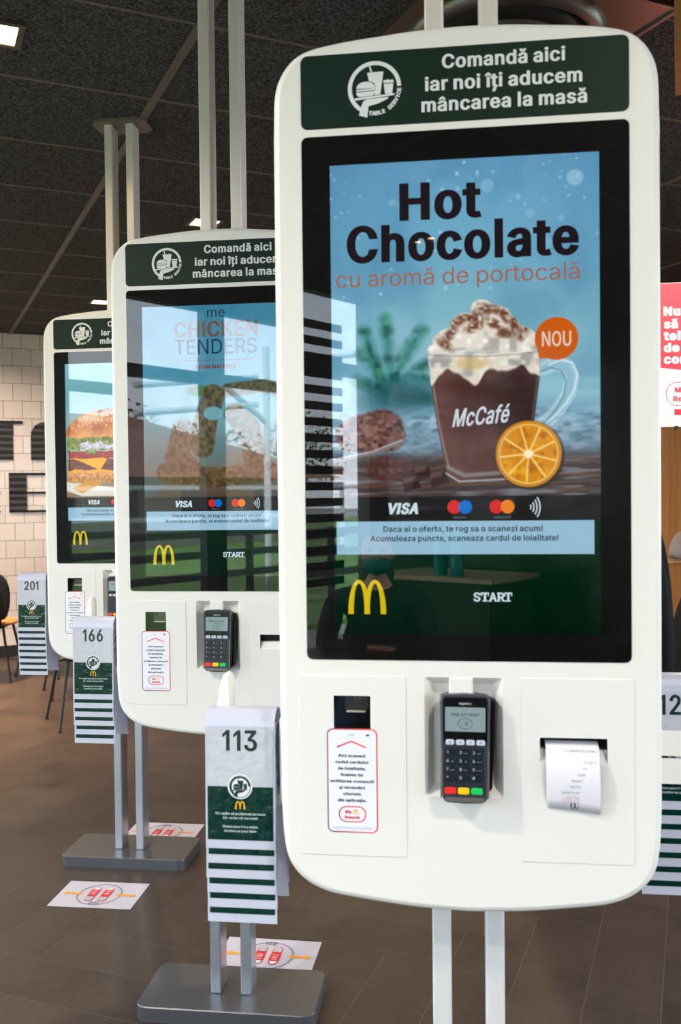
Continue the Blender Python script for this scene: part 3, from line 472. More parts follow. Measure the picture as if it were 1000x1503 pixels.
def pic_chocolate():
    p = Pic(step=1.1)
    p.vgrad([(0, (98,154,190)), (60, (106,166,198)), (150, (112,172,198)), (260, (134,188,202)), (350, (140,190,206)), (375, (122,168,190)), (430, (104,130,148)), (455, (78,70,68)), (506, (54,44,42))])
    vg = np.clip(np.abs(p.X-215)/215, 0, 1)**2*(p.Y < 330)
    p.mix(vg*.25, (52,104,150))
    n = p.fbm(90, 3)
    p.mix(np.clip((n-.5)*1.2, 0, .3)*(p.Y < 350), (60,116,158))
    for k in range(70):      # snow dots
        x, y = rng.random()*400, rng.random()**1.6*200; r = .8+rng.random()*2.2
        p.mix(p.ell(x, y, r, r, 2)*(.25+.4*rng.random()), (190,226,240))
    for x, y, r, a in ((365,36,12,.55), (237,42,10,.35), (300,86,7,.3), (322,130,9,.25), (50,100,6,.3), (282,60,4,.5), (345,95,4,.4), (95,60,5,.35), (150,30,3,.5)):
        p.mix(p.ell(x, y, r, r, 2.5)*a, (168,208,228))
    # soft fir twigs on the left
    fir = np.zeros(p.X.shape)
    for cx, cy, l, a in ((92,330,95,-96), (92,330,80,-60), (95,330,80,-25), (90,340,70,-130), (100,350,90,8), (100,300,60,-50), (70,310,60,-110), (120,320,70,20), (85,345,50,-160)):
        e = (cx+l*math.cos(R(a)), cy+l*math.sin(R(a)))
        fir = np.maximum(fir, p.stroke([(cx, cy), e], 15, 14)*(.55+.6*p.n(9, int(cx+l))))
    p.mix(fir*.9, (44,120,112)); p.mix(fir*np.clip(p.n(14, 55)-.45, 0, 1)*2, (22,74,66)); p.mix(fir*np.clip(p.n(12, 56)-.55, 0, 1)*2, (80,170,120))
    p.mix(p.ell(105, 352, 60, 26, 24)*.75, (26,78,88))
    # table of weathered wood with snow
    s = np.clip((p.Y-368)/20, 0, 1)
    sn = .5*p.grain(26, 9, 11)+.5*p.grain(9, 4, 12)
    p.mix(s*np.clip(1.15-(p.Y-385)/75, 0, 1)*np.clip((sn-.3)*2.6, 0, 1)*.75, (168,200,216))
    p.mix(s*np.clip((p.grain(16, 5, 14)-.55)*3, 0, .6), (74,102,124))
    w = np.clip((p.Y-438)/16, 0, 1)
    p.mix(w*.8, (60,46,44)); p.mix(w*np.clip(np.sin(p.Y*.5+p.fbm(60, 8)*9)*.6, 0, .6), (104,88,84)); p.mix(w*np.clip((p.grain(40, 4, 21)-.6)*3, 0, .7), (126,134,142)); p.mix(w*np.clip((p.grain(60, 6, 23)-.6)*3, 0, .7), (92,60,40))
    # heap of cocoa with a spoon
    heap = np.clip(p.ell(58, 412, 52, 34, 5)+p.ell(75, 398, 32, 26, 5), 0, 1)*(p.Y < 436)
    p.mix(heap, (112,78,72)); p.mix(heap*np.clip((p.n(5, 31)-.5)*3, 0, .9), (64,42,40)); p.mix(heap*np.clip((p.n(6, 33)-.55)*3, 0, .7), (160,120,108))
    p.mix(p.stroke([(0,450), (30,444), (70,436), (108,420)], 5, 3), (128,120,124)); p.mix(p.stroke([(0,447), (60,436), (105,419)], 1.6, 1.5), (200,196,200))
    p.mix(p.ell(85, 462, 34, 20, 8)*np.clip(p.n(6, 35)+.25, 0, 1), (84,48,42))
    for cx, cy in ((135,470), (160,478), (118,486)):
        p.mix(p.poly([(cx-14,cy-10), (cx+10,cy-14), (cx+17,cy+6), (cx-8,cy+13)], 3), (50,32,32)); p.mix(p.poly([(cx-12,cy-9), (cx+9,cy-13), (cx+5,cy-4), (cx-11,cy)], 3), (96,70,68))
    # glass mug
    hd = [(318,316), (336,309), (352,314), (359,330), (355,352), (342,374), (326,392), (309,404)]
    p.mix(p.stroke(hd, 21, 2)*.55, (196,222,232)); p.mix(p.stroke([(a-1, b+1) for a, b in hd], 10, 2)*.75, (132,184,202))
    p.mix(p.stroke([(a+8, b-5) for a, b in hd], 2.4, 1.5)*.8, (224,240,246)); p.mix(p.stroke([(a-8, b+6) for a, b in hd], 2, 1.5)*.6, (70,104,120))
    mug = p.poly([(146,290), (314,290), (312,330), (303,398), (289,455), (272,478), (190,484), (174,470), (160,400), (150,330)], 1.5)
    p.mix(mug, (74,42,38))
    p.mix(mug*np.clip((p.X-215)/110, 0, .55), (36,20,20)); p.mix(mug*np.clip((195-p.X)/60, 0, .45), (128,92,84))
    p.mix(mug*np.clip((p.Y-400)/70, 0, .45), (104,74,66))
    p.mix(mug*np.clip((p.fbm(60, 17)-.45)*2, 0, .35), (120,86,78))
    edge = 318+34*(p.grain(24, 900, 5)-.4)+16*(p.grain(11, 900, 6)-.5)+np.clip((235-p.X)/5, 0, 14)
    cr = mug*np.clip((edge-p.Y)/4, 0, 1)
    p.mix(cr, (224,216,200)); p.mix(cr*np.clip((p.n(16, 6)-.5)*3, 0, .8), (150,150,148)); p.mix(cr*p.ell(212, 306, 24, 10, 8)*.6, (206,170,90)); p.mix(cr*np.clip((p.n(9, 66)-.6)*3, 0, .6), (246,242,232))
    p.mix(mug*p.stroke([(176,462), (200,474), (262,470), (286,452)], 6, 3)*.6, (150,160,166)); p.mix(p.stroke([(172,470), (192,483), (268,480), (290,458)], 2.5, 2)*.8, (190,206,214))
    # whipped cream crown
    top = np.zeros(p.X.shape)
    for cx, cy, rx, ry in ((185,272,32,20), (228,262,42,28), (272,272,36,22), (205,248,24,18), (246,240,26,20), (228,226,17,15), (292,282,20,12), (166,284,20,10), (262,252,20,18)):
        top = np.maximum(top, p.ell(cx, cy, rx, ry, 2))
    top *= (p.Y < 291)
    p.mix(top, (226,220,206)); p.mix(top*np.clip((p.n(13, 41)-.52)*3.5, 0, .75), (160,156,148)); p.mix(top*np.clip((p.n(8, 42)-.6)*4, 0, .9), (250,247,240))
    for k, (cx, cy) in enumerate(((190,244), (205,238), (232,224), (250,226), (262,236), (276,250), (288,262), (180,262), (214,252), (262,262), (246,248), (172,276), (222,240))):
        p.mix(top*p.ell(cx, cy, 13, 7, 6, -25+k*23)*np.clip(p.n(4, 60+k)*1.7-.1, 0, 1)*.9, (104,56,34))
    p.mix(p.stroke([(146,291), (180,294), (230,296), (280,294), (314,291)], 1.8, 1.2)*.6, (120,120,122)); p.mix(p.stroke([(146,288), (314,288)], 1.6, 1.2)*.6, (206,216,218))
    p.mix(p.stroke([(149,300), (163,400), (176,460)], 2.2, 2)*.5, (190,190,196)); p.mix(p.stroke([(309,330), (300,398)], 2.5, 2)*.35, (150,160,170))
    # dried orange slice
    cx, cy = 295, 443
    p.mix(p.ell(cx+2, cy+2, 51, 52, 3)*.5, (30,20,16))
    p.mix(p.ell(cx, cy, 48.5, 49.5, 1.5), (206,134,20)); p.mix(p.ell(cx, cy, 44, 45, 2), (232,196,110)); p.mix(p.ell(cx, cy, 42, 42.5, 2), (214,138,12))
    ang = np.arctan2(p.Y-cy, p.X-cx); rr = np.hypot(p.X-cx, p.Y-cy)
    p.mix(p.ell(cx, cy, 41, 41, 2)*np.clip((p.fbm(12, 71)-.45)*3, 0, .8), (240,176,36)); p.mix(p.ell(cx, cy, 41, 41, 2)*np.clip((p.n(9, 73)-.6)*3, 0, .7), (168,92,6))
    for k in range(9):
        a = k*2*math.pi/9+.25; d = np.abs(np.sin(ang-a))*rr*(np.cos(ang-a) > 0)+(np.cos(ang-a) <= 0)*99
        p.mix(np.clip((1.5-d)/1.2+.5, 0, 1)*(rr < 42)*.85, (248,214,130))
    p.mix(p.ell(cx, cy, 7, 6, 3), (252,238,206))
    return p
def pic_tenders():
    p = Pic(step=2.2)
    p.vgrad([(0, (62,128,156)), (200, (84,150,172)), (300, (110,160,170)), (430, (120,110,90)), (506, (80,60,48))])
    p.mix(np.clip((p.fbm(80, 3)-.4), 0, .4), (40,110,140))
    def tender(pts, w, seed):
        m = .68*p.stroke(pts, w, 6)*(np.clip(p.fbm(14, seed)+.8, 0, 1))
        p.mix(m, (92,72,36)); p.mix(m*np.clip((p.fbm(10, seed+1)-.4)*3, 0, .8), (50,36,20)); p.mix(m*np.clip((p.fbm(9, seed+2)-.55)*4, 0, .7), (140,112,66))
    p.mix(p.ell(150, 225, 30, 14, 6), (60,110,60)); tender([(230,225), (330,215), (370,230)], 34, 15)
    tender([(190,240), (170,300), (160,370)], 62, 25); tender([(250,290), (290,330), (300,400)], 60, 35); tender([(110,330), (90,400), (130,440)], 64, 45)
    p.mix(p.ell(190, 285, 26, 18, 3)*.9, (110,170,186)); tender([(60,440), (200,455), (340,440)], 52, 55)
    return p
def pic_burger():
    p = Pic(step=1.6)
    p.vgrad([(0, (128,186,192)), (120, (108,168,178)), (260, (140,180,178)), (420, (150,160,150)), (470, (166,140,110)), (506, (140,112,84))])
    cx = 195
    def lay(y0, y1, rx, rgb, seed, amp=6, dark=None, light=None):
        top = y0+amp*(p.n(22, seed)-.5); bot = y1+amp*(p.n(18, seed+1)-.5)
        m = np.clip((p.Y-top)/1.5, 0, 1)*np.clip((bot-p.Y)/1.5, 0, 1)*np.clip((rx-np.abs(p.X-cx))/3, 0, 1)
        p.mix(m, rgb)
        if dark: p.mix(m*np.clip((p.n(6, seed+2)-.5)*3, 0, .85), dark)
        if light: p.mix(m*np.clip((p.n(7, seed+3)-.55)*3, 0, .85), light)
        return m
    p.mix(p.poly([(0,445), (60,452), (200,470), (400,440), (400,500), (60,500), (0,480)], 3), (226,222,210))
    lay(398, 448, 190, (206,150,92), 5, 8, (170,108,58), (228,186,130)); p.mix(p.poly([(20,470), (90,440), (140,452), (60,490)], 3), (222,160,70))
    lay(392, 412, 190, (232,170,40), 12, 14)
    lay(358, 402, 188, (76,46,36), 20, 8, (44,24,20), (120,84,66))
    p.mix(p.poly([(8,352), (170,350), (132,402), (60,370)], 2), (240,178,30)); p.mix(p.poly([(180,352), (330,352), (262,398)], 2), (240,178,30))
    lay(330, 358, 186, (140,22,30), 33, 6, (100,12,20), (196,60,60))
    lay(272, 334, 192, (96,140,66), 40, 26, (52,96,44), (150,186,100))
    m = lay(296, 326, 140, (206,214,226), 46, 22, (120,150,160)); 
    bun = p.ell(cx, 266, 194, 96, 2)*(p.Y < 276+6*p.n(20, 9))
    p.mix(bun, (186,110,52)); p.mix(bun*np.clip((p.Y-225)/50, 0, .8), (226,170,104)); p.mix(bun*p.ell(90, 205, 70, 20, 24)*.75, (240,214,180)); p.mix(bun*np.clip((p.fbm(40, 61)-.5)*2, 0, .5), (136,64,24))
    for k in range(150):
        x = 20+rng.random()*350; y = 180+rng.random()*62
        if ((x-cx)/185)**2+((y-266)/88)**2 < 1:
            p.mix(p.ell(x, y, 2.9, 1.9, 1, rng.random()*180), (244,224,190))
    return p

# ------------------------------------------------------------------ kiosk
HB = [(0,.766),(.075,.7692),(.135,.7752),(.195,.7832),(.2195,.789),(.239,.7972),(.256,.8088),(.268,.8215),(.277,.8365),(.283,.858),(.2865,.895),(.288,.95),
      (.2885,1.15),(.2888,1.5),(.2885,1.9),(.288,1.97),(.287,2.008),(.284,2.03),(.278,2.0465),(.2675,2.0635),(.251,2.0785),(.2305,2.0875),(.2,2.0935),(.165,2.098),(.125,2.1015),(.07,2.106),(0,2.1083)]
def cat_rom(P, k=4):
    out = []
    for i in range(len(P)-1):
        p0, p1, p2, p3 = (Vector(P[max(i-1, 0)]), Vector(P[i]), Vector(P[i+1]), Vector(P[min(i+2, len(P)-1)]))
        d = (p2-p1).length; kk = 1 if d > .1 else k
        for j in range(kk):
            t = j/kk
            out.append(tuple(.5*((2*p1)+(p2-p0)*t+(2*p0-5*p1+4*p2-p3)*t*t+(3*p1-p0-3*p2+p3)*t**3)))
    out.append(tuple(P[-1])); return out
half = cat_rom(HB)
half[0] = (0, half[0][1]); half[-1] = (0, half[-1][1])
OUTL = [p for p in half]+[(-p[0], p[1]) for p in half[-2:0:-1]]     # counter-clockwise seen from the front
def inset_loop(lp, d):
    n = len(lp); out = []
    for i in range(n):
        a, b, c = Vector(lp[i-1]), Vector(lp[i]), Vector(lp[(i+1) % n]); t = c-a; nn = Vector((-t.y, t.x)).normalized()
        out.append(tuple(b+nn*d))
    return out
def kiosk_body(parent, holes):
    g = G(); D = .2
    rings = [(.0105,0.),(.0065,.0012),(.0033,.0035),(.0012,.007),(0,.012),(0,.188),(.0012,.193),(.0033,.1965),(.0105,.2)]
    loops = [(inset_loop(OUTL, a), y) for a, y in rings]
    n = len(OUTL)
    v, f = fillpoly([loops[0][0]]+holes); g.add([(p[0], 0, p[1]) for p in v], f)
    v, f = fillpoly([loops[-1][0]]); g.add([(p[0], D, p[1]) for p in v], [q[::-1] for q in f])
    k0 = len(g.f)
    base = len(g.v); g.v += [(p[0], y, p[1]) for lp, y in loops for p in lp]
    for r_ in range(len(loops)-1):
        for i in range(n):
            j = (i+1) % n; a = base+r_*n
            g.f.append((a+i, a+n+i, a+n+j, a+j))
    k1 = len(g.f)
    o = g.build('cabinet_shell', W_PL(), parent)
    for i in range(k0, k1): o.data.polygons[i].use_smooth = True
    return o
def recess(name, lp, depth, m, parent, inner=0., floor_shift=0.):
    """open box going inwards behind a hole"""
    g = G(); n = len(lp)
    lp2 = inset_loop(lp, inner) if inner else lp
    g.add([(p[0], 0, p[1]) for p in lp]+[(p[0], depth, p[1]) for p in lp2], [(i+n, i, (i+1) % n, (i+1) % n+n) for i in range(n)][::-1] and [tuple(reversed((i, i+n, (i+1) % n+n, (i+1) % n))) for i in range(n)])
    v, f = fillpoly([lp2]); g.add([(p[0], depth, p[1]) for p in v], f)
    return g.build(name, m, parent)

def card_terminal(parent, full=True):
    S = mat('terminal_shell', (52, 58, 68), .35, spec=.5); B = mat('terminal_black', (12, 12, 15), .2, spec=.5)
    t = bpy.data.objects.new('card_terminal', None); C.objects.link(t); t.parent = parent
    t.location = (-.0035, -.012, .9455); t.rotation_euler = (R(-3), R(.6), 0)
    o = [(-.030,0),(-.0265,-.0018),(0,-.0032),(.026,-.0018),(.0305,.001),(.0335,.006),(.0338,.02),(.0355,.05),(.0363,.09),(.037,.13),(.0378,.148),(.036,.1545),(.03,.1575),(.0,.1595),(-.03,.1575),(-.036,.1545),(-.0378,.148),(-.037,.13),(-.0363,.09),(-.0355,.05),(-.0335,.02),(-.0332,.005)]
    o = o[::1]
    slab('terminal_body', o, -.016, .012, S, t, bev=.003)
    b2 = [(p[0]+.008, p[1]*.9+.009) for p in o]; slab('terminal_cradle', b2, .012, .03, B, t, bev=.002)
    slab('screen_bezel', rrect(-.0325,.0325,.087,.155,.004), -.0172, -.0155, B, t)
    sl = slab('display', rrect(-.0298,.0298,.1045,.1405,.0015), -.0178, -.0172, emis('lcd', (150,172,174), .85), t)
    g = G(); put_text(g, 'BINE ATI VENIT', 0, .1275, h=.0042, w=.042, y=-.0182, bold=.05)
    for k, r_ in enumerate((.002,.0042,.0064,.0105)):
        pts = circ(-.0025 if k < 3 else 0, .1165, r_, r_*.75, 24 if k == 3 else 8, *((5, 355) if k == 3 else (-45, 45))); q = band(pts, .0009); tri = mgeo.tessellate_polygon([[Vector((a, 0, b)) for a, b in q]]); g.add([(a, -.0182, b) for a, b in q], [tuple(x) for x in tri])
    g.build('display_lettering', mat('lcd_ink', (50,66,72), .5), t)
    ob = lettering('maker_lettering', [dict(s='ingenico', x=0, z=.1445, h=.0034, w=.018, bold=.04)], -.0176, mat('term_print', (190,194,200), .4), t)
    ky = mat('key_dark', (22, 28, 40), .3); kl = mat('key_light', (196, 206, 222), .35); num = mat('key_print', (150,160,172), .5)
    slab('keypad', rrect(-.0315,.0285,.018,.082,.003), -.0166, -.0155, mat('keypad_panel', (30,36,48), .4), t)
    tr = mat('terminal_trim', (120,114,108), .35, metal=.4)
    for s in (-1, 1): slab('side_trim', [(s*.0345+a, b) for a, b in [(-.0018,.004),(.0012,.008),(.0016,.075),(-.0012,.082)]], -.0168, -.0155, tr, t)
    slab('front_trim', rrect(-.029,.029,.0,.0065,.0028), -.0168, -.0155, tr, t)
    for k in range(4):
        x = -.0225+.0152*k
        slab('function_key', rrect(x-.0064,x+.0064,.0845,.0925,.0028), -.0185, -.0165, kl, t, bev=.0006)
        if full: lettering('key_mark', [dict(s='o', x=x, z=.087, h=.004, bold=.04)], -.0186, mat('key_mark_ink', (70,80,96), .5), t)
    labs = ['1','2 abc','3 def','4 ghi','5 jkl','6 mno','7 pqrs','8 tuv','9 wxyz','* ,','0','# .']
    for r_ in range(4):
        for c_ in range(3):
            x = -.0215+.0195*c_; z = .0735-.0125*r_
            slab('number_key', rrect(x-.008,x+.008,z-.0048,z+.0048,.002), -.0182, -.0165, ky, t, bev=.0005)
            if full:
                g = G(); put_text(g, labs[r_*3+c_].split()[0], x-.0045, z-.0022, h=.0046, y=-.0184, bold=.06)
                if ' ' in labs[r_*3+c_]: put_text(g, labs[r_*3+c_].split()[1], x+.003, z-.002, h=.0022, y=-.0184)
                g.build('key_lettering', num, t)
    for k, (n_, c_) in enumerate((('cancel_key', (236,42,40)), ('clear_key', (250,200,14)), ('enter_key', (20,196,84)))):
        x = -.0215+.0195*k
        q = slab(n_, rrect(x-.0085,x+.0085,.0115,.0215,.003), -.0188, -.0165, mat(n_, c_, .35), t, bev=.0008); q['label'] = ['red cancel key','yellow clear key','green enter key'][k]
    return t

def make_kiosk(x, y, label, which, tents_n):
    K = thing('ordering_kiosk', label, 'kiosk', (x, y, 0), R(-7.2), 'self-order kiosks standing in a row')
    niche = rrect(-.0636,.0546,.9442,1.127,.005,3); scan = rrect(-.203,-.1463,1.044,1.0968,.0008,1); slot = rrect(.1088,.2077,.999,1.0385,.0008,1)
    kiosk_body(K, [niche, scan, slot])
    slab('back_panel', rrect(-.244,.244,1.152,1.952,.012), .2, .2025, BLACKG(), K)
    # header
    hp = slab('header_panel', rrect(-.2436,.2436,1.9633,2.0747,.0105), -.0008, 0, GREEN(), K)
    wt = mat('sign_white', (222,226,228), .5)
    emblem('emblem', -.1305, 2.0200, .0405, -.0008, wt, hp)
    lettering('header_lettering', [dict(s='Comandă aici', x=.0617, z=2.0433, h=.0196, w=.1808, bold=.062), dict(s='iar noi îți aducem', x=.061, z=2.0110, h=.0196, w=.2309, bold=.062), dict(s='mâncarea la masă', x=.0617, z=1.9800, h=.0196, w=.243, bold=.062)], -.0012, wt, hp)
    # screen
    sc = slab('screen', rrect(-.2436,.2436,1.1521,1.9521,.0095), -.0006, 0, BLACKG(), K)
    y0 = -.0007
    if which == 1: p = pic_chocolate()
    elif which == 2: p = pic_tenders()
    else: p = pic_burger()
    ve = vcol_emis('picture_glow', 1.0)
    p.mesh('display_picture', -.2, 1.907, y0, ve, sc)
    box('payment_bar', -.2, .2, y0-.0001, y0+.0001, 1.364, 1.402, emis('bar_dark', (24,22,24)), sc)
    gp = Pic(400, 172, 8); gp.vgrad([(0,(0,30,14)), (60,(0,32,15)), (150,(0,26,10)), (172,(0,20,8))]); gp.mesh('menu_field', -.2, 1.3645, y0, ve, sc)
    fr = flat('offer_strip', [rrect(-.1953,.1903,1.3142,1.3645,.0004,1)], y0-.0004, emis('strip_blue', (150,190,214)), sc)
    if which != 1: flat('field_edge', [rrect(-.2,.2,1.192,1.1945,.0004,1)], y0-.0002, emis('edge_dk', (2,18,8)), sc)
    ink = emis('strip_ink', (40,64,78))
    lettering('offer_lettering', [dict(s='Daca ai o oferta, te rog sa o scanezi acum!', x=-.0042, z=1.3487, h=.0083, w=.2388, bold=.055), dict(s='Acumuleaza puncte, scaneaza cardul de loialitate!', x=-.0028, z=1.3345, h=.0083, w=.2816, bold=.055)], y0-.001, ink, sc)
    wt2 = emis('ui_white', (206,224,232)); 
    lettering('card_lettering', [dict(s='VISA', x=-.0945, z=1.3762, h=.0155, w=.049, bold=.11, shear=.22)], y0-.0006, wt2, sc)
    for cx_, c1, c2, nm in ((-.0155,(214,34,34),(0,110,200),'maestro'), (.0475,(214,34,34),(232,130,20),'mastercard')):
        q = flat('card_logo', [circ(cx_-.0005, 1.3855, .0103, n=24)], y0-.0004, emis(nm+'_l', c1), sc)
        flat('card_logo', [circ(cx_+.0145-.0005+.002, 1.3855, .0103, n=24)], y0-.00045, emis(nm+'_r', c2), sc)
        lettering('card_name', [dict(s=nm, x=cx_+.0075, z=1.3685, h=.0034, w=.026 if nm == 'mastercard' else .02)], y0-.0006, emis('grey_ui', (120,130,140)), sc)
    flat('contactless_mark', [band(circ(.094, 1.3845, r_, r_*1.25, 8, -42, 42), .0018) for r_ in (.004,.0085,.013,.0175)], y0-.0005, wt2, sc)
    flat('arches_logo', arches(-.1495, 1.223, .0582, .0525), y0-.0004, emis('arch_yellow', (214,190,8)), sc)
    g = G(); ys = y0-.0006
    for ch, xa, xb in (('S',.0117,.0223), ('T',.0228,.0352), ('A',.0352,.0468), ('R',.0480,.0585), ('T',.0580,.0692)):
        put_text(g, ch, (xa+xb)/2, 1.2432, h=.0128, w=xb-xa, y=ys, bold=.06)
    q = lambda a, b, c, d: g.add([(a, ys-.0001, c), (b, ys-.0001, c), (b, ys-.0001, d), (a, ys-.0001, d)], [(0,1,2,3)])
    for cx_ in (.029, .0636): q(cx_-.0036, cx_+.0036, 1.2428, 1.2446); q(cx_-.0058, cx_-.0042, 1.2510, 1.2560); q(cx_+.0042, cx_+.0058, 1.2510, 1.2560)
    for cx_ in (.0364, .0456): q(cx_-.0026, cx_+.0026, 1.2428, 1.2444)
    for cx_ in (.0490, .0577): q(cx_-.0024, cx_+.0024, 1.2428, 1.2444)
    q(.0470, .0500, 1.2542, 1.2560); q(.0216, .0226, 1.2525, 1.2555)
    g.build('start_lettering', wt2, sc)
    if which == 1:
        bk = emis('ad_ink', (30,22,28))
        lettering('title_lettering', [dict(s='Hot', x=-.033, z=1.8205, h=.052, w=.123, bold=.08), dict(s='Chocolate', x=-.0022, z=1.7595, h=.052, w=.346, bold=.08)], y0-.0006, bk, sc)
        lettering('subtitle_lettering', [dict(s='cu aromă de portocală', x=-.0105, z=1.7215, h=.0245, w=.363)], y0-.0006, emis('ad_brown', (164,100,76)), sc)
        nd = flat('new_badge', [circ(.137, 1.6345, .0318, n=40), [(.108,1.622),(.1115,1.6055),(.124,1.6055)]], y0-.0004, emis('badge_orange', (204,92,16)), sc)
        lettering('badge_lettering', [dict(s='NOU', x=.137, z=1.6235, h=.0215, w=.0425, bold=.03)], y0-.001, emis('badge_ink', (226,206,190)), sc)
        lettering('cup_lettering', [dict(s='McCafé', x=.0235, z=1.5095, h=.0255, w=.083, bold=.045, shear=.28, rot=R(4))], y0-.0006, emis('cup_white', (206,216,224)), sc)
    if which == 2:
        lettering('title_lettering', [dict(s='me', x=.001, z=1.875, h=.0245, w=.0475, bold=.01), dict(s='TENDERS', x=-.001, z=1.7785, h=.0385, w=.222, bold=.008)], y0-.0006, emis('tx_grey', (30,60,80)), sc)
        lettering('name_lettering', [dict(s='CHICKEN', x=0, z=1.824, h=.0395, w=.226, bold=.06)], y0-.0006, emis('tx_brown', (104,84,70)), sc)
        lettering('small_lettering', [dict(s='ACUM MAI FĂRĂ', x=-.002, z=1.740, h=.0095, w=.11, bold=.06), ], y0-.0006, emis('tx_red', (130,40,40)), sc)
        flat('rule', [rrect(-.108,.108,1.7615,1.763,.0003,1)], y0-.0006, emis('tx_red', (130,40,40)), sc)
    slab('glass', rrect(-.2434,.2434,1.1523,1.9519,.0095), -.004, -.0022, pane_mat('screen_glass', 1.56), sc)
    # lower panels
    lp = slab('scanner_panel', rrect(-.2575,-.0915,.849,1.1275,.004), -.0011, .0, W_PANEL(), K, holes=[scan], bev=.0006)
    lp['label'] = 'white panel with the code scanner window'
    ps = slab('printer_panel', rrect(.0807,.2466,.8495,1.1275,.004), -.0011, .0, W_PANEL(), K, holes=[slot], bev=.0006)
    ps['label'] = 'white panel with the receipt slot'
    sr = recess('scanner_window', scan, .03, mat('scanner_dark', (24,24,26), .5, spec=.1), K)
    box('light_bar', -.186, -.156, .02, .024, 1.0665, 1.0695, mat('bar_cream', (226,206,184), .5), sr)
    box('light_bar', -.188, -.152, .022, .0299, 1.071, 1.0895, mat('bar_grey', (62,58,54), .4), sr)
    for xx in (-.172,-.164,-.156): G().add([(xx+.0018*math.cos(R(a)), .0215, 1.088+.0018*math.sin(R(a))) for a in range(0,360,45)], [tuple(range(8))]).build('sensor', mat('bar_tan', (150,140,110), .4), sr)
    slab('scanner_glass', rrect(-.2028,-.1465,1.0442,1.0966,.0006,1), .001, .0018, pane_mat('screen_glass', 1.56), sr)
    # sticker drawn like a telephone
    red = vcol_mat('sticker_border', .35)
    def gradflat(name, polys, yy, parent, c0=(118,52,130), c1=(238,36,76), c2=(255,96,64), x0=-.2142, x1=-.136):
        o = flat(name, polys, yy, red, parent); me = o.data
        at = me.color_attributes.new('Col', 'FLOAT_COLOR', 'POINT')
        for i, vv in enumerate(me.vertices):
            t = (vv.co.x-x0)/(x1-x0)*.85+(vv.co.z-.885)/.16*.15
            c = [np.interp(t, [0,.45,1], [c0[k], c1[k], c2[k]]) for k in range(3)]; at.data[i].color = (*lin(c), 1)
        return o
    st = gradflat('phone_sticker', [rrect(-.2142,-.136,.885,1.0462,.0095,6)], -.0011, lp); st['label'] = 'sticker drawn as a telephone with a red border'
    flat('sticker_face', [rrect(-.2122,-.138,.887,1.0442,.0078,6)], -.0016, mat('sticker_white', (236,239,248), .4), lp)
    gradflat('sticker_arrow', [band([(-.1985,1.0175),(-.1762,1.0268),(-.1535,1.0175)], .0022)], -.0021, lp)
    gradflat('sticker_pill', [[a_, b_, c_, d_] for a_, b_, c_, d_ in (lambda o_, i_: [(o_[k], o_[(k+1) % len(o_)], i_[(k+1) % len(o_)], i_[k]) for k in range(len(o_))])(rrect(-.1968,-.1542,.9015,.9265,.0118,6), rrect(-.1952,-.1558,.9031,.9249,.0102,6))], -.0021, lp)
    flat('sticker_bar', [rrect(-.2055,-.1455,.8905,.8945,.0015,3)], -.0021, mat('bar_lilac', (214,218,230), .5), lp)
    nv = mat('sticker_navy', (38,44,82), .5)
    W = [('Aici scanezi',.0425),('codul cardului',.051),('de loialitate,',.0435),('înainte de',.035),('achitarea comenzii',.0675),('și revendici',.040),('ofertele',.0275),('din aplicație.',.045)]
    lettering('sticker_lettering', [dict(s=s_, x=-.1757, z=1.0035-.00985*i-.0012, h=.0042, w=w_, bold=.09) for i, (s_, w_) in enumerate(W)], -.0021, nv, lp)
    lettering('sticker_clock', [dict(s='18:03', x=-.1762, z=1.0355, h=.0024)], -.0021, nv, lp)
    flat('sticker_battery', [rrect(-.1535,-.1485,1.0352,1.0378,.0006,2)], -.0021, nv, lp)
    lettering('rewards_lettering', [dict(s='My', x=-.1815, z=.9153, h=.0045, bold=.1), dict(s='Rewards', x=-.1757, z=.9068, h=.0045, w=.0235, bold=.1)], -.0021, mat('rewards_red', (214,50,84), .5), lp)
    flat('rewards_arches', arches(-.1705, .914, .0088, .008), -.0021, mat('sticker_yellow', (252,200,40), .5), lp)
    # niche with terminal
    nr = recess('terminal_niche', niche, .024, mat('niche_white', (252,250,245), .5), K, inner=.014)
    slab('niche_neck', rrect(-.026,.010,1.098,1.127,.003), -.002, .023, W_PL(), nr, bev=.002)
    G().add([(-.0636,0,.9442),(.0546,0,.9442),(.0406,.0235,.957),(-.0496,.0235,.957)], [(0,1,2,3)]).build('niche_sill', W_PL(), nr)
    card_terminal(K, full=(which != 3))
    # receipt slot
    rr_ = recess('receipt_slot', slot, .03, mat('slot_dark', (14,14,18), .6), K)
    G().add([(.1088,-.0008,.9991),(.2077,-.0008,.9991),(.2077,.010,1.0185),(.1088,.010,1.0185),(.1088,.03,1.0185),(.2077,.03,1.0185)], [(0,1,2,3),(3,2,5,4)]).build('slot_lip', W_PANEL(), rr_)
    # posts and base
    post = mat('lit_pale_post', (232,234,236), .35, metal=.25) if which == 1 else STEEL()  # front posts: paler copy of the steel, stronger light put into the colour
    for u in (-.0567,.0278):
        g = G().box(u, u+.0295, .066, .136, 2.09, 2.833); g.build('upper_post', mat('satin_post', (226,220,212), .38, metal=.2), K, bevel=.003)
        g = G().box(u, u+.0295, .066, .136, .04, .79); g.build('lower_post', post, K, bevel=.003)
    bp = rrect(-.2435,.2435,-.022,.2215,.03,6)
    g = G(); n = len(bp)
    lo = bp; hi = inset_loop(bp, .0025)
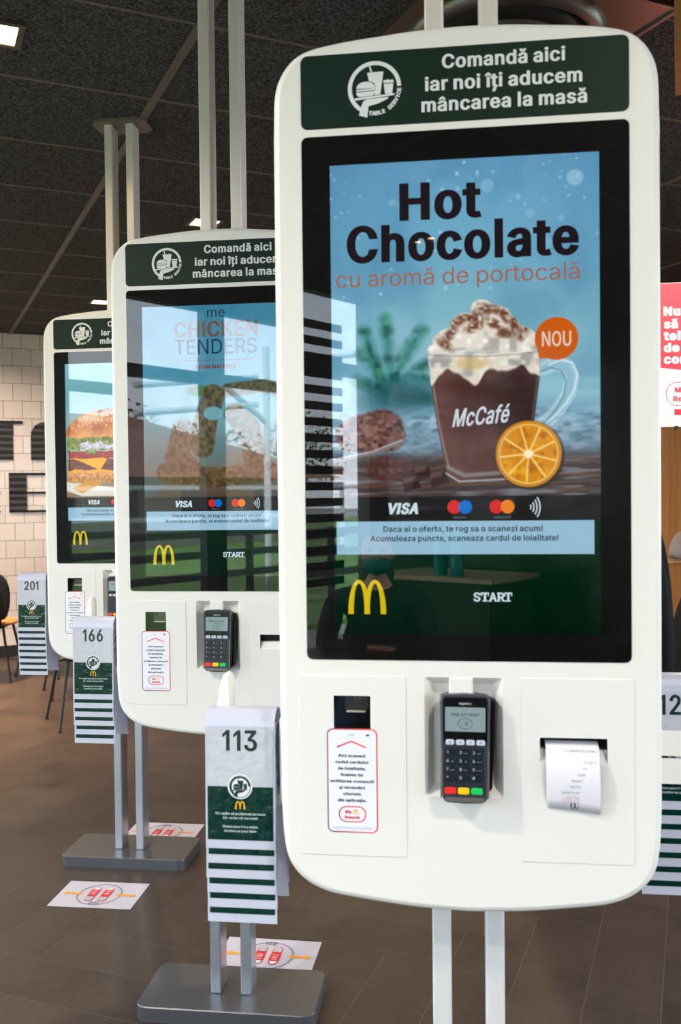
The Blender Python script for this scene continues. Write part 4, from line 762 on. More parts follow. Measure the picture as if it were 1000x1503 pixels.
    g.add([(a, b, .0) for a, b in lo]+[(a, b, .0375) for a, b in lo]+[(a, b, .04) for a, b in hi],
          [tuple(range(n))[::-1]]+[(i, (i+1) % n, (i+1) % n+n, i+n) for i in range(n)]+[(i+n, (i+1) % n+n, (i+1) % n+2*n, i+2*n) for i in range(n)]+[tuple(range(2*n, 3*n))])
    g.build('base_plate', mat('base_steel', (100,103,108), .38, metal=.7, noise=.05, nscale=90), K)
    fl = [(-.10,.06),(-.075,.035),(.085,.035),(.105,.06),(.105,.15),(.08,.17),(-.075,.17),(-.1,.15)]
    n = 8; G().add([(a, b, 2.822) for a, b in fl]+[(a, b, 2.834) for a, b in fl], [tuple(range(n))[::-1], tuple(range(n, 2*n))]+[(i, (i+1) % n, (i+1) % n+n, i+n) for i in range(n)]).build('ceiling_plate', mat('plate_dark', (120,112,106), .5, metal=.5), K)
    # holder for table numbers at the side
    def holder(sx, yc, vtop, fin):
        H = bpy.data.objects.new('number_holder', None); C.objects.link(H); H.parent = K
        a = lambda u: u*sx
        xs = sorted((a(.2885), a(.302)))
        box('side_bracket', xs[0], xs[1], yc-.035, yc+.035, vtop-.15, vtop-.01, W_PL(), H, bevel=.006)
        xs = sorted((a(.295), a(.418)))
        box('saddle_arm', xs[0], xs[1], yc-.014, yc+.014, vtop-.16, vtop-.135, W_PL(), H, bevel=.006)
        if fin:
            g = G(); pr = [(-.4165,vtop-.17),(-.3885,vtop-.17),(-.3885,vtop+.038),(-.3925,vtop+.049),(-.3985,vtop+.0535),(-.4045,vtop+.049),(-.4105,vtop+.03),(-.4165,vtop-.005)]
            slab('rear_fin', pr[::1], yc+.008, yc+.03, W_PL(), H, bev=.006)
    if tents_n: holder(1, .095, tents_n, which != 3)
    return K

# fix: holder uses negative side
def tent_stack(kx, ky, n, cx, yfront, vtop, number, where, jitter, group, h=.2255, w=.1155, step=.0247):
    """plastic table numbers hung over the arm, each a little lower than the one before"""
    ca, sa = math.cos(R(-7.2)), math.sin(R(-7.2))
    ords = ['outermost', 'second', 'third', 'fourth', 'fifth', 'sixth', 'seventh', 'lowest']
    for i in range(n):
        lx, ly = cx+jitter[i % len(jitter)]*.001, yfront+.0014*i
        wx, wy = kx+lx*ca-ly*sa, ky+lx*sa+ly*ca
        zt = vtop-step*i
        pos = 'frontmost, number %s in full view' % number if i == 0 else ('lowest of all' if i == n-1 else '%s from the top, only its lower edge showing' % ords[i])
        t = thing('table_number_tent', ('table number %s at the front of the stack %s' % (number, where)) if i == 0 else ('green-edged table number %s of the stack %s' % ('lowest' if i == n-1 else ords[i]+' from top', where)), 'table number', (wx, wy, zt-h), R(-7.2), group)
        # sheet profile in (y,z): front leaf, arch, back leaf
        r_ = .027-.0013*i
        pr = [(-.0045, 0.), (0, h-r_-.006)]
        for k in range(0, 9):
            a = math.pi-math.pi*k/8; pr.append((r_+r_*math.cos(a), h-r_+r_*math.sin(a)))
        yb = .118-.0028*i
        pr += [(2*r_+(yb-2*r_)*q, (h-r_)*(1-q)) for q in (.3,.65,1.)]
        th = .0006; m = len(pr); g = G()
        off = []
        for k in range(m):
            p0, p1 = Vector(pr[max(0, k-1)]), Vector(pr[min(m-1, k+1)]); tt = (p1-p0).normalized(); off.append((pr[k][0]+tt.y*th, pr[k][1]-tt.x*th))
        v = []
        for s in (-w/2, w/2):
            v += [(s, a, b) for a, b in pr]+[(s, a, b) for a, b in off]
        f = []
        for k in range(m-1):
            f += [(k, k+1, 2*m+k+1, 2*m+k)[::-1], (m+k, m+k+1, 3*m+k+1, 3*m+k), (k, k+1, m+k+1, m+k), (2*m+k, 2*m+k+1, 3*m+k+1, 3*m+k)[::-1]]
        g.add(v, f); sheet = g.build('plastic_sheet', TENTP(), t, smooth=False)
        # prints lie on the front leaf which leans by .0045 over its height
        def lean(o):
            for q in o.data.vertices: q.co.y += -.0045*(1-q.co.z/(h-r_)) if q.co.z < h-r_ else 0
            return o
        iw = w/2-.0035
        if i == 0:
            lean(flat('number_card', [rrect(-iw, iw, .1005, .1945, .0005, 1)], -.0003, PRW(), t))
        lean(flat('green_card', [rrect(-iw, iw, .0145, .1015, .0005, 1)], -.0003, PRG(), t))
        if i == 0:
            dg = lettering('number_lettering', [dict(s=number, x=(-.0 if len(number) == 3 else -.012), z=.1600, h=.0320, w=.0575 if len(number) == 3 else .036, bold=.05)], -.0008, INK(), t); lean(dg)
            lean(flat('badge_disc', [circ(0, .1015, .0205, n=32)], -.0007, mat('badge_white', (222,226,232), .2), t))
            lean(flat('badge_emblem', [[(a, b) for a, b in q] for q in emblem_polys(0, .1015, .0165)], -.0011, INK(), t))
            lean(flat('badge_emblem', [[o_[k], o_[(k+1) % 32], i_[(k+1) % 32], i_[k]] for o_, i_ in [(circ(0,.1015,.0178,n=32), circ(0,.1015,.0169,n=32))] for k in range(32)], -.0011, INK(), t))
            lean(flat('arches_logo', arches(0, .0645, .017, .0135), -.0008, mat('print_yellow', (236,186,30), .3), t))
            lean(lettering('note_lettering', [dict(s='Vă rugăm să poziționați pe masa', x=0, z=.0555, h=.0038, w=.083, bold=.05), dict(s='într-un loc cât mai vizibil', x=0, z=.0485, h=.0038, w=.058, bold=.05), dict(s='Please place it in a visible', x=0, z=.0345, h=.0038, w=.058, bold=.05), dict(s='location on your table', x=0, z=.0275, h=.0038, w=.053, bold=.05)], -.0008, mat('note_ink', (186,204,204), .4), t))
        elif n == 7 and i == 1 and 0: pass

KP = [(.1878,1.4279), (-.3229,2.4978), (-.8389,3.5662)]
k1 = make_kiosk(*KP[0], 'front white ordering kiosk nearest the viewer, its screen advertising hot chocolate', 1, 1.056)
k2 = make_kiosk(*KP[1], 'middle white ordering kiosk with window reflections over its chicken advert', 2, 1.0715)
k3 = make_kiosk(*KP[2], 'rearmost white ordering kiosk with a sesame bun burger on its screen', 3, 1.109)
# the holders sit on the left side of each kiosk
for K in (k1, k2, k3):
    for H in K.children:
        if H.name.startswith('number_holder'):
            for c in H.children:
                if not c.name.startswith('rear_fin'):
                    for v in c.data.vertices: v.co.x = -v.co.x
                    c.data.flip_normals()
tent_stack(*KP[0], 6, -.365, .055, 1.0585, '113', 'beside the front kiosk', [0,.6,-.5,.3,.8,-.2], 'table numbers stacked beside the front kiosk')
tent_stack(*KP[1], 6, -.3725, .055, 1.0735, '166', 'beside the middle kiosk', [0,-1.2,-1.6,-1,1.8,-.8], 'table numbers stacked beside the middle kiosk')
tent_stack(*KP[2], 8, -.374, .055, 1.1116, '201', 'beside the rearmost kiosk', [0,-1.5,-1,.5,-2,-.5,0,.8], 'table numbers stacked beside the rearmost kiosk')
tent_stack(*KP[0], 7, .352, .20, 1.0965, '12', 'at the right picture edge', [0,.5,-.3,.2,.4,-.4,0], 'table numbers stacked at the right picture edge')
# rear-side holder belongs to the front kiosk
H = bpy.data.objects.new('number_holder', None); C.objects.link(H); H.parent = k1
box('side_bracket', .2885, .3, .2, .27, .93, 1.04, W_PL(), H, bevel=.005)
box('cover_band', .27, .43, .186, .191, .964, 1.0065, mat('band_cream', (244,243,238), .5), H)
box('cover_band', .27, .43, .186, .191, .917, .9595, mat('band_cream', (244,243,238), .5), H)

# receipt hanging out of the front kiosk's slot
def receipt():
    ca, sa = math.cos(R(-7.2)), math.sin(R(-7.2))
    t = thing('till_receipt', 'white paper till receipt hanging out of the front kiosk printer slot', 'receipt', (KP[0][0]+.157*ca, KP[0][1]+.157*sa, .93), R(-7.2))
    n = 14; g = G(); v = []
    prof = [(.026, .101), (.012, .1), (.0, .093), (-.006, .084), (-.0105, .07), (-.0125, .05), (-.011, .03), (-.008, .015), (-.004, .0)]
    xs = [-.0398, -.0385, -.035, 0, .036, .0385]
    for k, (yy, zz) in enumerate(prof):
        curl = max(0, k-3)*.0012
        for j, x_ in enumerate(xs):
            tw = .001*k if j > 3 else 0
            v.append((x_+(.0012*max(0,k-3)*.2), yy+(curl*1.2 if j == 0 else curl*.4 if j == 1 else 0)-tw*.3, zz-.004*(x_/.04)*(k/8)))
    m = len(xs)
    f = [(k*m+j, (k+1)*m+j, (k+1)*m+j+1, k*m+j+1) for k in range(len(prof)-1) for j in range(m-1)]
    g.add(v, f); o = g.build('receipt_paper', mat('receipt_white', (232,232,240), .6), t, smooth=True)
    s = o.modifiers.new('s', 'SOLIDIFY'); s.thickness = .0002
    def follow(o):
        for q in o.data.vertices:
            z = q.co.z; yy = np.interp(z, [p_[1] for p_ in prof[::-1]], [p_[0] for p_ in prof[::-1]]); q.co.y = yy-.0006
        return o
    gr = mat('receipt_ink', (150,150,164), .6); L_ = [('1 CAPPUCCINO', .088, .01,.05),('12.50 A', .073, .024,.018),('TOTAL 12', .064, .022,.018),('CARD 1250', .055, .018,.025),('NR BON FISCAL 08', .046, .014,.034),('TVA 9% A 1.03 LEI', .037, .012,.036),('DATA 12 05 ORA 14', .028, .004,.042)]
    follow(lettering('receipt_lettering', [dict(s=a, x=c, z=b, h=.0032, w=d, bold=.02) for a, b, c, d in L_], 0, gr, t))
    follow(lettering('receipt_note', [dict(s='MULTUMIM', x=.002, z=.0205, h=.003, w=.026), dict(s='VA MAI ASTEPTAM', x=.002, z=.0165, h=.003, w=.038), dict(s='POFTA BUNA', x=.002, z=.0125, h=.003, w=.034)], 0, mat('receipt_pink', (206,160,176), .6), t))
    fl = [[(a, .0135-b) for a, b in q][::-1] for q in arches(.002, 0, .014, .0105)]
    follow(flat('receipt_arches', fl, 0, mat('receipt_dark', (90,80,90), .6), t))
receipt()

# ------------------------------------------------------------------ floor stickers
def floor_sticker(x, y, rot, label, flip, z=.0012):
    t = thing('floor_sticker', label, 'sticker', (x, y, z), rot, 'distance stickers on the floor')
    if flip: t.rotation_euler.z += math.pi
    def ff(name, polys, lv, rgb):
        g = G()
        for q in polys:
            tri = mgeo.tessellate_polygon([[Vector((a, b, 0)) for a, b in q]]); fs = []
            for s in tri:
                a, b, c = (q[k] for k in s); fs.append(tuple(s) if (b[0]-a[0])*(c[1]-a[1])-(b[1]-a[1])*(c[0]-a[0]) > 0 else tuple(s)[::-1])
            g.add([(a, b, lv) for a, b in q], fs)
        return g.build(name, mat('st_%d_%d_%d' % rgb, rgb, .5), t)
    box('sheet', -.1485, .1485, -.105, .105, -.0011, 0, mat('st_sheet', (194,190,204), .5), t)
    o = circ(0, 0, .079, .085, 48); i = circ(0, 0, .0735, .0795, 48)
    ff('ring', [[o[k], o[(k+1) % 48], i[(k+1) % 48], i[k]] for k in range(48)], .0006, (124,134,150))
    for s in (-1, 1):
        c = s*.098
        ff('arrow', [[(c-.036,0),(c-.018,.014),(c-.018,.006),(c+.018,.006),(c+.018,.014),(c+.036,0),(c+.018,-.014),(c+.018,-.006),(c-.018,-.006),(c-.018,-.014)]], .0012, (236,160,24))
        sx = s*.024
        shoe = [(sx+a, b) for a, b in [(-.014,-.05),(-.008,-.056),(.008,-.056),(.014,-.05),(.015,-.02),(.0165,.02),(.0155,.04),(.009,.053),(0,.057),(-.009,.053),(-.0155,.04),(-.0165,.02),(-.015,-.02)]]
        ff('shoe_outline', [shoe], .0012, (206,30,44))
        ff('shoe_toe', [[(sx+a*.84, b) for a, b in [(-.0155,.036),(-.009,.05),(0,.0535),(.009,.05),(.0155,.036)]][::-1]], .0018, (232,226,232))
        ff('shoe_heel', [[(sx+a*.84, b) for a, b in [(-.014,-.05),(-.008,-.053),(.008,-.053),(.014,-.05),(.015,-.022),(-.015,-.022)]]], .0018, (176,176,186))
        ff('shoe_laces', [rrect(sx-.009, sx+.009, -.004+k*.009, -.001+k*.009, .001, 2) for k in range(4)], .0018, (226,200,206))
    g = G(); v, f = text_tris('2m')
    g.add([((a-.42)*.036, b*.036-.079, .0018) for a, b in v], f); g.build('distance_lettering', mat('st_ink', (40,40,50), .5), t)
floor_sticker(-.865, 3.3125, R(-6.8), 'white distance sticker lying on the open floor left of the post bases', False)
floor_sticker(-.236, 2.858, R(-8.5), 'white distance sticker just behind the base plate of the middle kiosk', True)
floor_sticker(-.755, 3.925, R(-7), 'white distance sticker behind the base plate of the rearmost kiosk', True)

# ------------------------------------------------------------------ room shell (room axes: x along the far wall, y along the row)
ZC = 2.835; A0, A1, B0, B1 = -2.6, 5.2, -3.1, 8.76
def floor_build():
    w, l = .2, .8; th = R(-20.5); ep = Vector((math.cos(th), math.sin(th))); eq = Vector((-math.sin(th), math.cos(th)))
    g = G(); cols = []; gap = .0011
    org = (-1.687, 2.543)
    ca, sa = math.cos(-ROOM), math.sin(-ROOM)
    def addr(p0, q0, dp, dq, hor):
        cs = [(p0+gap, q0+gap), (p0+dp-gap, q0+gap), (p0+dp-gap, q0+dq-gap), (p0+gap, q0+dq-gap)]
        W_ = [ep*a+eq*b for a, b in cs]; pts = [(q.x*ca-q.y*sa, q.x*sa+q.y*ca) for q in W_]
        c = (sum(p[0] for p in pts)/4, sum(p[1] for p in pts)/4)
        if not (A0-.3 < c[0] < A1+.2 and B0-.4 < c[1] < B1+.2): return
        pts = [(min(max(a, A0), A1), min(max(b, B0), B1)) for a, b in pts]
        g.add([(a, b, 0) for a, b in pts], [(0,1,2,3)]); k = random.random(); 
        cols.extend([(k, 1. if hor else 0., random.random(), 1)]*4)
    for i in range(-70, 90):
        for j in range(-14, 15):
            o = (org[0]+i*w+j*l, org[1]+i*w-j*l)
            addr(o[0], o[1], l, w, True); addr(o[0]+l, o[1]+w-l, w, l, False)
    me = bpy.data.meshes.new('floor'); n0 = len(g.v)
    me.from_pydata(g.v, [], g.f); me.update()
    at = me.color_attributes.new('Tile', 'FLOAT_COLOR', 'POINT'); at.data.foreach_set('color', [c for q in cols for c in q])
    m, N, L, P = new_mat('stone_tile')
    a = N.new('ShaderNodeAttribute'); a.attribute_name = 'Tile'
    sp = N.new('ShaderNodeSeparateColor'); L.new(a.outputs['Color'], sp.inputs[0])
    tc = N.new('ShaderNodeTexCoord')
    mp = N.new('ShaderNodeMapping'); mp.inputs['Rotation'].default_value = (0, 0, R(45)); L.new(tc.outputs['Object'], mp.inputs[0])
    n1 = N.new('ShaderNodeTexNoise'); n1.inputs['Scale'].default_value = 3.5; n1.inputs['Detail'].default_value = 8; n1.inputs['Roughness'].default_value = .65
    n2 = N.new('ShaderNodeTexNoise'); n2.inputs['Scale'].default_value = 40; n2.inputs['Detail'].default_value = 6
    ad = N.new('ShaderNodeVectorMath'); ad.operation = 'ADD'; L.new(mp.outputs[0], ad.inputs[0])
    sc_ = N.new('ShaderNodeVectorMath'); sc_.operation = 'SCALE'; sc_.inputs['Scale'].default_value = 9; L.new(a.outputs['Color'], sc_.inputs[0]); L.new(sc_.outputs[0], ad.inputs[1])
    L.new(ad.outputs[0], n1.inputs['Vector']); L.new(ad.outputs[0], n2.inputs['Vector'])
    mx = N.new('ShaderNodeMath'); mx.operation = 'MULTIPLY_ADD'; mx.inputs[1].default_value = .35; L.new(n2.outputs['Fac'], mx.inputs[0]); L.new(n1.outputs['Fac'], mx.inputs[2])
    m2 = N.new('ShaderNodeMath'); m2.operation = 'MULTIPLY_ADD'; m2.inputs[1].default_value = .14; L.new(sp.outputs[0], m2.inputs[0]); L.new(mx.outputs[0], m2.inputs[2])
    r = N.new('ShaderNodeValToRGB'); e = r.color_ramp.elements
    e[0].position = .45; e[0].color = (*lin((46,39,35)), 1); e[1].position = .95; e[1].color = (*lin((72,61,55)), 1)
    L.new(m2.outputs[0], r.inputs['Fac']); L.new(r.outputs['Color'], P.inputs['Base Color'])
    P.inputs['Roughness'].default_value = .42; P.inputs['Specular IOR Level'].default_value = .25
    bp = N.new('ShaderNodeBump'); bp.inputs['Strength'].default_value = .12; bp.inputs['Distance'].default_value = .004; L.new(n2.outputs['Fac'], bp.inputs['Height']); L.new(bp.outputs['Normal'], P.inputs['Normal'])
    me.materials.append(m)
    gm = mat('grout', (112,101,94), .9)
    me.materials.append(gm)
    # grout bed
    bm = bmesh.new(); bm.from_mesh(me)
    vs = [bm.verts.new(p) for p in ((A0-.2,B0-.2,-.0008),(A1+.2,B0-.2,-.0008),(A1+.2,B1+.2,-.0008),(A0-.2,B1+.2,-.0008))]; f = bm.faces.new(vs); f.material_index = 1
    vs2 = [bm.verts.new((v.co.x, v.co.y, -.1)) for v in vs]
    for i in range(4): q = bm.faces.new((vs[i], vs2[i], vs2[(i+1) % 4], vs[(i+1) % 4])); q.material_index = 1
    bm.to_mesh(me); bm.free()
    struct(link('floor', me))
floor_build()
# ceiling
cm = None
m, N, L, P = new_mat('acoustic_panel')
tc = N.new('ShaderNodeTexCoord'); n = N.new('ShaderNodeTexNoise'); n.inputs['Scale'].default_value = 130; n.inputs['Detail'].default_value = 6; L.new(tc.outputs['Object'], n.inputs['Vector'])
r = N.new('ShaderNodeValToRGB'); r.color_ramp.elements[0].position = .4; r.color_ramp.elements[0].color = (*lin((50,49,52)), 1); r.color_ramp.elements[1].position = .66; r.color_ramp.elements[1].color = (*lin((104,101,103)), 1)
L.new(n.outputs['Fac'], r.inputs['Fac']); L.new(r.outputs['Color'], P.inputs['Base Color']); P.inputs['Roughness'].default_value = .95; P.inputs['Specular IOR Level'].default_value = .1
bp = N.new('ShaderNodeBump'); bp.inputs['Strength'].default_value = .6; bp.inputs['Distance'].default_value = .004; L.new(n.outputs['Fac'], bp.inputs['Height']); L.new(bp.outputs['Normal'], P.inputs['Normal'])
struct(box('ceiling', A0-.2, A1+.2, B0-.2, B1+.2, ZC, ZC+.15, m))
g = G()
for k in range(-12, 10):
    b = 3.4+.592*k
    if B0 < b < B1: g.box(A0, A1, b-.006, b+.006, ZC-.004, ZC)
for k in range(-3, 4):
    a = .83+1.2*k
    if A0 < a < A1: g.box(a-.014, a+.014, B0, B1, ZC-.006, ZC)
struct(g.build('trim_1', mat('ceiling_rail', (98,88,82), .5)))

# far tiled wall
def tile_mat(name, c1, c2, mortar, off=(0, 0), rough=.12):
    m, N, L, P = new_mat(name)
    tc = N.new('ShaderNodeTexCoord'); sp = N.new('ShaderNodeSeparateXYZ'); L.new(tc.outputs['Object'], sp.inputs[0])
    cb = N.new('ShaderNodeCombineXYZ')
    s = N.new('ShaderNodeMath'); s.operation = 'ADD'; L.new(sp.outputs['X'], s.inputs[0]); L.new(sp.outputs['Y'], s.inputs[1])
    ax = N.new('ShaderNodeMath'); ax.operation = 'ADD'; ax.inputs[1].default_value = off[0]; L.new(s.outputs[0], ax.inputs[0])
    az = N.new('ShaderNodeMath'); az.operation = 'ADD'; az.inputs[1].default_value = off[1]; L.new(sp.outputs['Z'], az.inputs[0])
    L.new(ax.outputs[0], cb.inputs[0]); L.new(az.outputs[0], cb.inputs[1])
    b = N.new('ShaderNodeTexBrick'); b.inputs['Scale'].default_value = 1; b.inputs['Brick Width'].default_value = .157; b.inputs['Row Height'].default_value = .1535
    b.inputs['Mortar Size'].default_value = .0022; b.inputs['Mortar Smooth'].default_value = .1; b.inputs['Bias'].default_value = 0; b.offset = .5; b.squash = 1
    b.inputs['Color1'].default_value = (*lin(c1), 1); b.inputs['Color2'].default_value = (*lin(c2), 1); b.inputs['Mortar'].default_value = (*lin(mortar), 1)
    L.new(cb.outputs[0], b.inputs['Vector']); L.new(b.outputs['Color'], P.inputs['Base Color'])
    P.inputs['Roughness'].default_value = rough
    nz = N.new('ShaderNodeTexNoise'); nz.inputs['Scale'].default_value = 9; L.new(tc.outputs['Object'], nz.inputs['Vector'])
    mm = N.new('ShaderNodeMath'); mm.operation = 'MULTIPLY_ADD'; mm.inputs[1].default_value = -1.; L.new(b.outputs['Fac'], mm.inputs[0]); L.new(nz.outputs['Fac'], mm.inputs[2])
    bp = N.new('ShaderNodeBump'); bp.inputs['Strength'].default_value = .35; bp.inputs['Distance'].default_value = .006; L.new(mm.outputs[0], bp.inputs['Height']); L.new(bp.outputs['Normal'], P.inputs['Normal'])
    return m
# joints of one row fall at x = .765 + .157k
struct(box('wall_far', A0-.2, A1+.2, B1, B1+.15, 0, ZC, tile_mat('cream_tile', (232,216,206), (220,203,192), (120,106,98), off=(-(.765+B1) % .157-.0785, -1.787 % .1535))))
struct(box('baseboard_far', A0, A1, B1-.02, B1, 0, .1, mat('base_black', (22,21,22), .5)))
struct(box('wall_rear', A0-.2, .9, B0-.15, B0, 0, ZC, tile_mat('dark_tile', (52,50,50), (44,42,43), (20,20,20))))
wood = mat('oak_panel', (176,118,62), .5, noise=.25, nscale=3)
N_ = wood.node_tree.nodes; L_ = wood.node_tree.links
tcn = [q for q in N_ if q.type == 'TEX_COORD'][0]; nn_ = [q for q in N_ if q.type == 'TEX_NOISE'][0]
mpn = N_.new('ShaderNodeMapping'); mpn.inputs['Scale'].default_value = (9, 9, .5); L_.new(tcn.outputs['Object'], mpn.inputs[0]); L_.new(mpn.outputs[0], nn_.inputs['Vector'])
struct(box('wall_right', A1, A1+.15, 2.9, B1, 0, ZC, wood))

# window walls: frames and panes (room coordinates)
fr = mat('frame_grey', (52,54,58), .4)
def glazed(side, a, b0, b1, mull, sgn, mw=.2):
    """long glazed wall in the plane x=a"""
    t = a; x0, x1 = (a-.08, a) if sgn < 0 else (a, a+.08)
    struct(box('wall_%s_head' % side, x0, x1, b0, b1, 2.77, ZC+.05, fr)) if 0 else None
    edges = [b0]+mull+[b1]; k = 0
    for i in range(len(edges)-1):
        lo = edges[i]+(mw/2 if i else 0); hi = edges[i+1]-(mw/2 if i < len(edges)-2 else 0)
        global WN
        WN += 1
        g = G()
        g.box(x0, x1, lo, hi, 2.225, 2.31).box(x0, x1, lo, hi, 2.76, ZC).box(x0, x1, lo, hi, 0, .09)
        g.box(x0, x1, lo-mw/2, lo, 0, ZC).box(x0, x1, hi, hi+mw/2, 0, ZC)
        w_ = struct(g.build('window_%d' % WN, fr))
        xm = (x0+x1)/2
        G().box(xm-.003, xm+.003, lo, hi, .09, 2.225).build('pane', pane_mat('window_glass', 1.5, (.93,.95,.95)), w_)
        G().box(xm-.003, xm+.003, lo, hi, 2.31, 2.76).build('pane', pane_mat('window_glass', 1.5, (.93,.95,.95)), w_)
WN = 0
def added_rear_glazing(a0, a1, mull, mw=.12):  # unseen rear windows, added to give the kiosk fronts more daylight
    global WN
    edges = [a0]+mull+[a1]
    for i in range(len(edges)-1):
        lo = edges[i]+mw/2; hi = edges[i+1]-mw/2; WN += 1
        g = G(); y0, y1 = B0-.08, B0
        g.box(lo, hi, y0, y1, 2.225, 2.31).box(lo, hi, y0, y1, 2.76, ZC).box(lo, hi, y0, y1, 0, .09).box(lo-mw/2, lo, y0, y1, 0, ZC).box(hi, hi+mw/2, y0, y1, 0, ZC)
        w_ = struct(g.build('window_%d' % WN, fr)); ym = B0-.04
        for z0, z1 in ((.09, 2.225), (2.31, 2.76)): G().box(lo, hi, ym-.003, ym+.003, z0, z1).build('pane', pane_mat('window_glass', 1.5, (.93,.95,.95)), w_)
glazed('left', A0, B0+.12, B1, [-.78, 1.56, 3.9, 6.24], -1)
added_rear_glazing(.9, A1, [2.3, 3.75])
glazed('right', A1, B0, 2.9, [-1.0, 1.0], 1)
# striped lettering stuck on the rear-left window
t = thing('window_lettering', 'black striped vinyl lettering stuck on the rear left window', 'window sticker', (*roomxy(A0, -2.62), 0), ROOM)
g = G()
for k in range(17): g.box(0, .004, -.06, .50, .78+k*.108, .78+k*.108+.056)
g.build('vinyl_stripes', mat('vinyl_black', (8,8,9), .5), t)

# striped wall letters
def letter(label, parts, x0, z0, z1):
    t = thing('wall_letter', label, 'letter', (*roomxy(x0, B1-.012), 0), ROOM, 'striped letters on the tiled wall')
    gy = mat('letter_grey', (74,68,68), .5); bk = mat('letter_black', (10,9,10), .5)
    blocks, bars = parts
    g = G()
    for b in blocks: slab('letter_body', b, -.002, .006, gy, t)
    g = G()
    for b in blocks:
        xs = [q[0] for q in b]; zs = [q[1] for q in b]; z = min(zs)
        while z < max(zs)-.01:
            zz = min(z+.028, max(zs)); lo, hi = min(xs), max(xs)
            if len(b) > 6:      # rounded: narrow near the top
                zc = (z+zz)/2; r_ = .13; top = max(zs)
                if zc > top-r_:
                    d = r_-math.sqrt(max(0, r_*r_-(zc-(top-r_))**2)); lo += d; hi -= d
            g.box(lo, hi, -.008, 0, z, zz); z += .0555
    for b in bars: g.box(b[0], b[1], -.008, 0, b[2], b[3])
    g.build('letter_stripes', bk, t)
R4 = lambda a, b, c, d: [(a, c), (b, c), (b, d), (a, d)]
letter('striped black letter T on the tiled wall, upper row at the left edge', ([R4(0, .19, 1.73, 2.07)], [(-.1, .273, 2.047, 2.072)]), .648, 0, 0)
letter('striped black letter with rounded top, upper row beside the rearmost kiosk', ([rrect(0, .32, 1.73, 2.07, .0001, 1)[:0]+[(0,1.73),(.32,1.73),(.32,1.94)]+[(.19+.13*math.cos(R(a)), 1.94+.13*math.sin(R(a))) for a in range(10, 90, 20)]+[(.13-.13*math.sin(R(a)), 1.94+.13*math.cos(R(a))) for a in range(10, 90, 20)]+[(0,1.94)]], []), .987, 0, 0)
letter('striped black letter E on the tiled wall, lower row beside the rearmost kiosk', ([R4(0, .15, 1.267, 1.6)], [(0,.34,1.595,1.617), (0,.34,1.43,1.45), (0,.34,1.267,1.287)]), .797, 0, 0)
letter('striped black letter E on the tiled wall, lower row cut by the left edge', ([R4(0, .15, 1.267, 1.6)], [(0,.34,1.595,1.617), (0,.34,1.43,1.45), (0,.34,1.267,1.287)]), .385, 0, 0)

# ceiling lamps
lampm = emis('lamp_glow', (255,214,150), 14)
def downlight(a, b, label, power=25, s=.065, spread=150, col=(1, .72, .42)):
    x, y = roomxy(a, b)
    t = thing('ceiling_lamp', label, 'lamp', (x, y, ZC-.012), ROOM, 'square downlights in the ceiling')
    g = G(); q = s+.02
    g.box(-q, q, -q, -s, 0, .012).box(-q, q, s, q, 0, .012).box(-q, -s, -s, s, 0, .012).box(s, q, -s, s, 0, .012); g.build('lamp_frame', mat('lamp_trim', (60,56,52), .4), t)
    box('lamp_diffuser', -s, s, -s, s, .004, .012, lampm, t)
    l = bpy.data.lights.new('lamp_light', 'AREA'); l.size = s*1.8; l.energy = power; l.color = col; l.spread = R(spread); lo = bpy.data.objects.new('lamp_light', l); C.objects.link(lo); lo.parent = t; lo.location = (0, 0, -.004)
for a, b, s in ((.262,3.09,'square warm ceiling lamp at the upper left corner'), (1.43,4.81,'square warm ceiling lamp seen between the posts above the middle kiosk'), (1.31,7.06,'small square warm ceiling lamp beyond the rearmost kiosk')):
    downlight(a, b, s, 5 if b < 6 else 14)
for a, b, s in ((-.6,6.9,'warm ceiling lamp near the far left windows'), (.4,7.8,'warm ceiling lamp just in front of the striped letters'), (3.2,4.6,'warm ceiling lamp over the right dining area'), (3.4,7.2,'warm ceiling lamp at the far right by the wood wall'), (-1.42,-2.02,'small warm ceiling spot behind the viewer, right one of the reflected pair'), (-1.52,-2.04,'small warm ceiling spot behind the viewer, left one of the reflected pair')):
    downlight(a, b, s, 24 if b > 6 else (20 if b > 0 else 2), .065 if b > 0 else .02, 150, (1, .84, .68) if b > 7.5 else (1, .72, .42))

for a, b, s, pw_ in ((.75,-.55,'added neutral fill lamp above and behind the viewer, on the right',31), (2.9,2.6,'added neutral fill lamp over the poster beyond the front kiosk',26), (-1.35,1.35,'added neutral fill lamp near the left windows before the middle kiosk',60), (-1.2,2.7,'added neutral fill lamp near the left windows before the rearmost kiosk',12)):
    downlight(a, b, s, pw_, .065, 160, (1, .9, .78))  # neutral fill lamps, added to brighten kiosk tops and the poster
for a, b, s in ((-.3,5.9,'narrow warm ceiling spot over the slim-legged chairs'), (.1,7.3,'narrow warm ceiling spot before the tiled wall')):
    downlight(a, b, s, 45, .04, 70, (1, .62, .3))
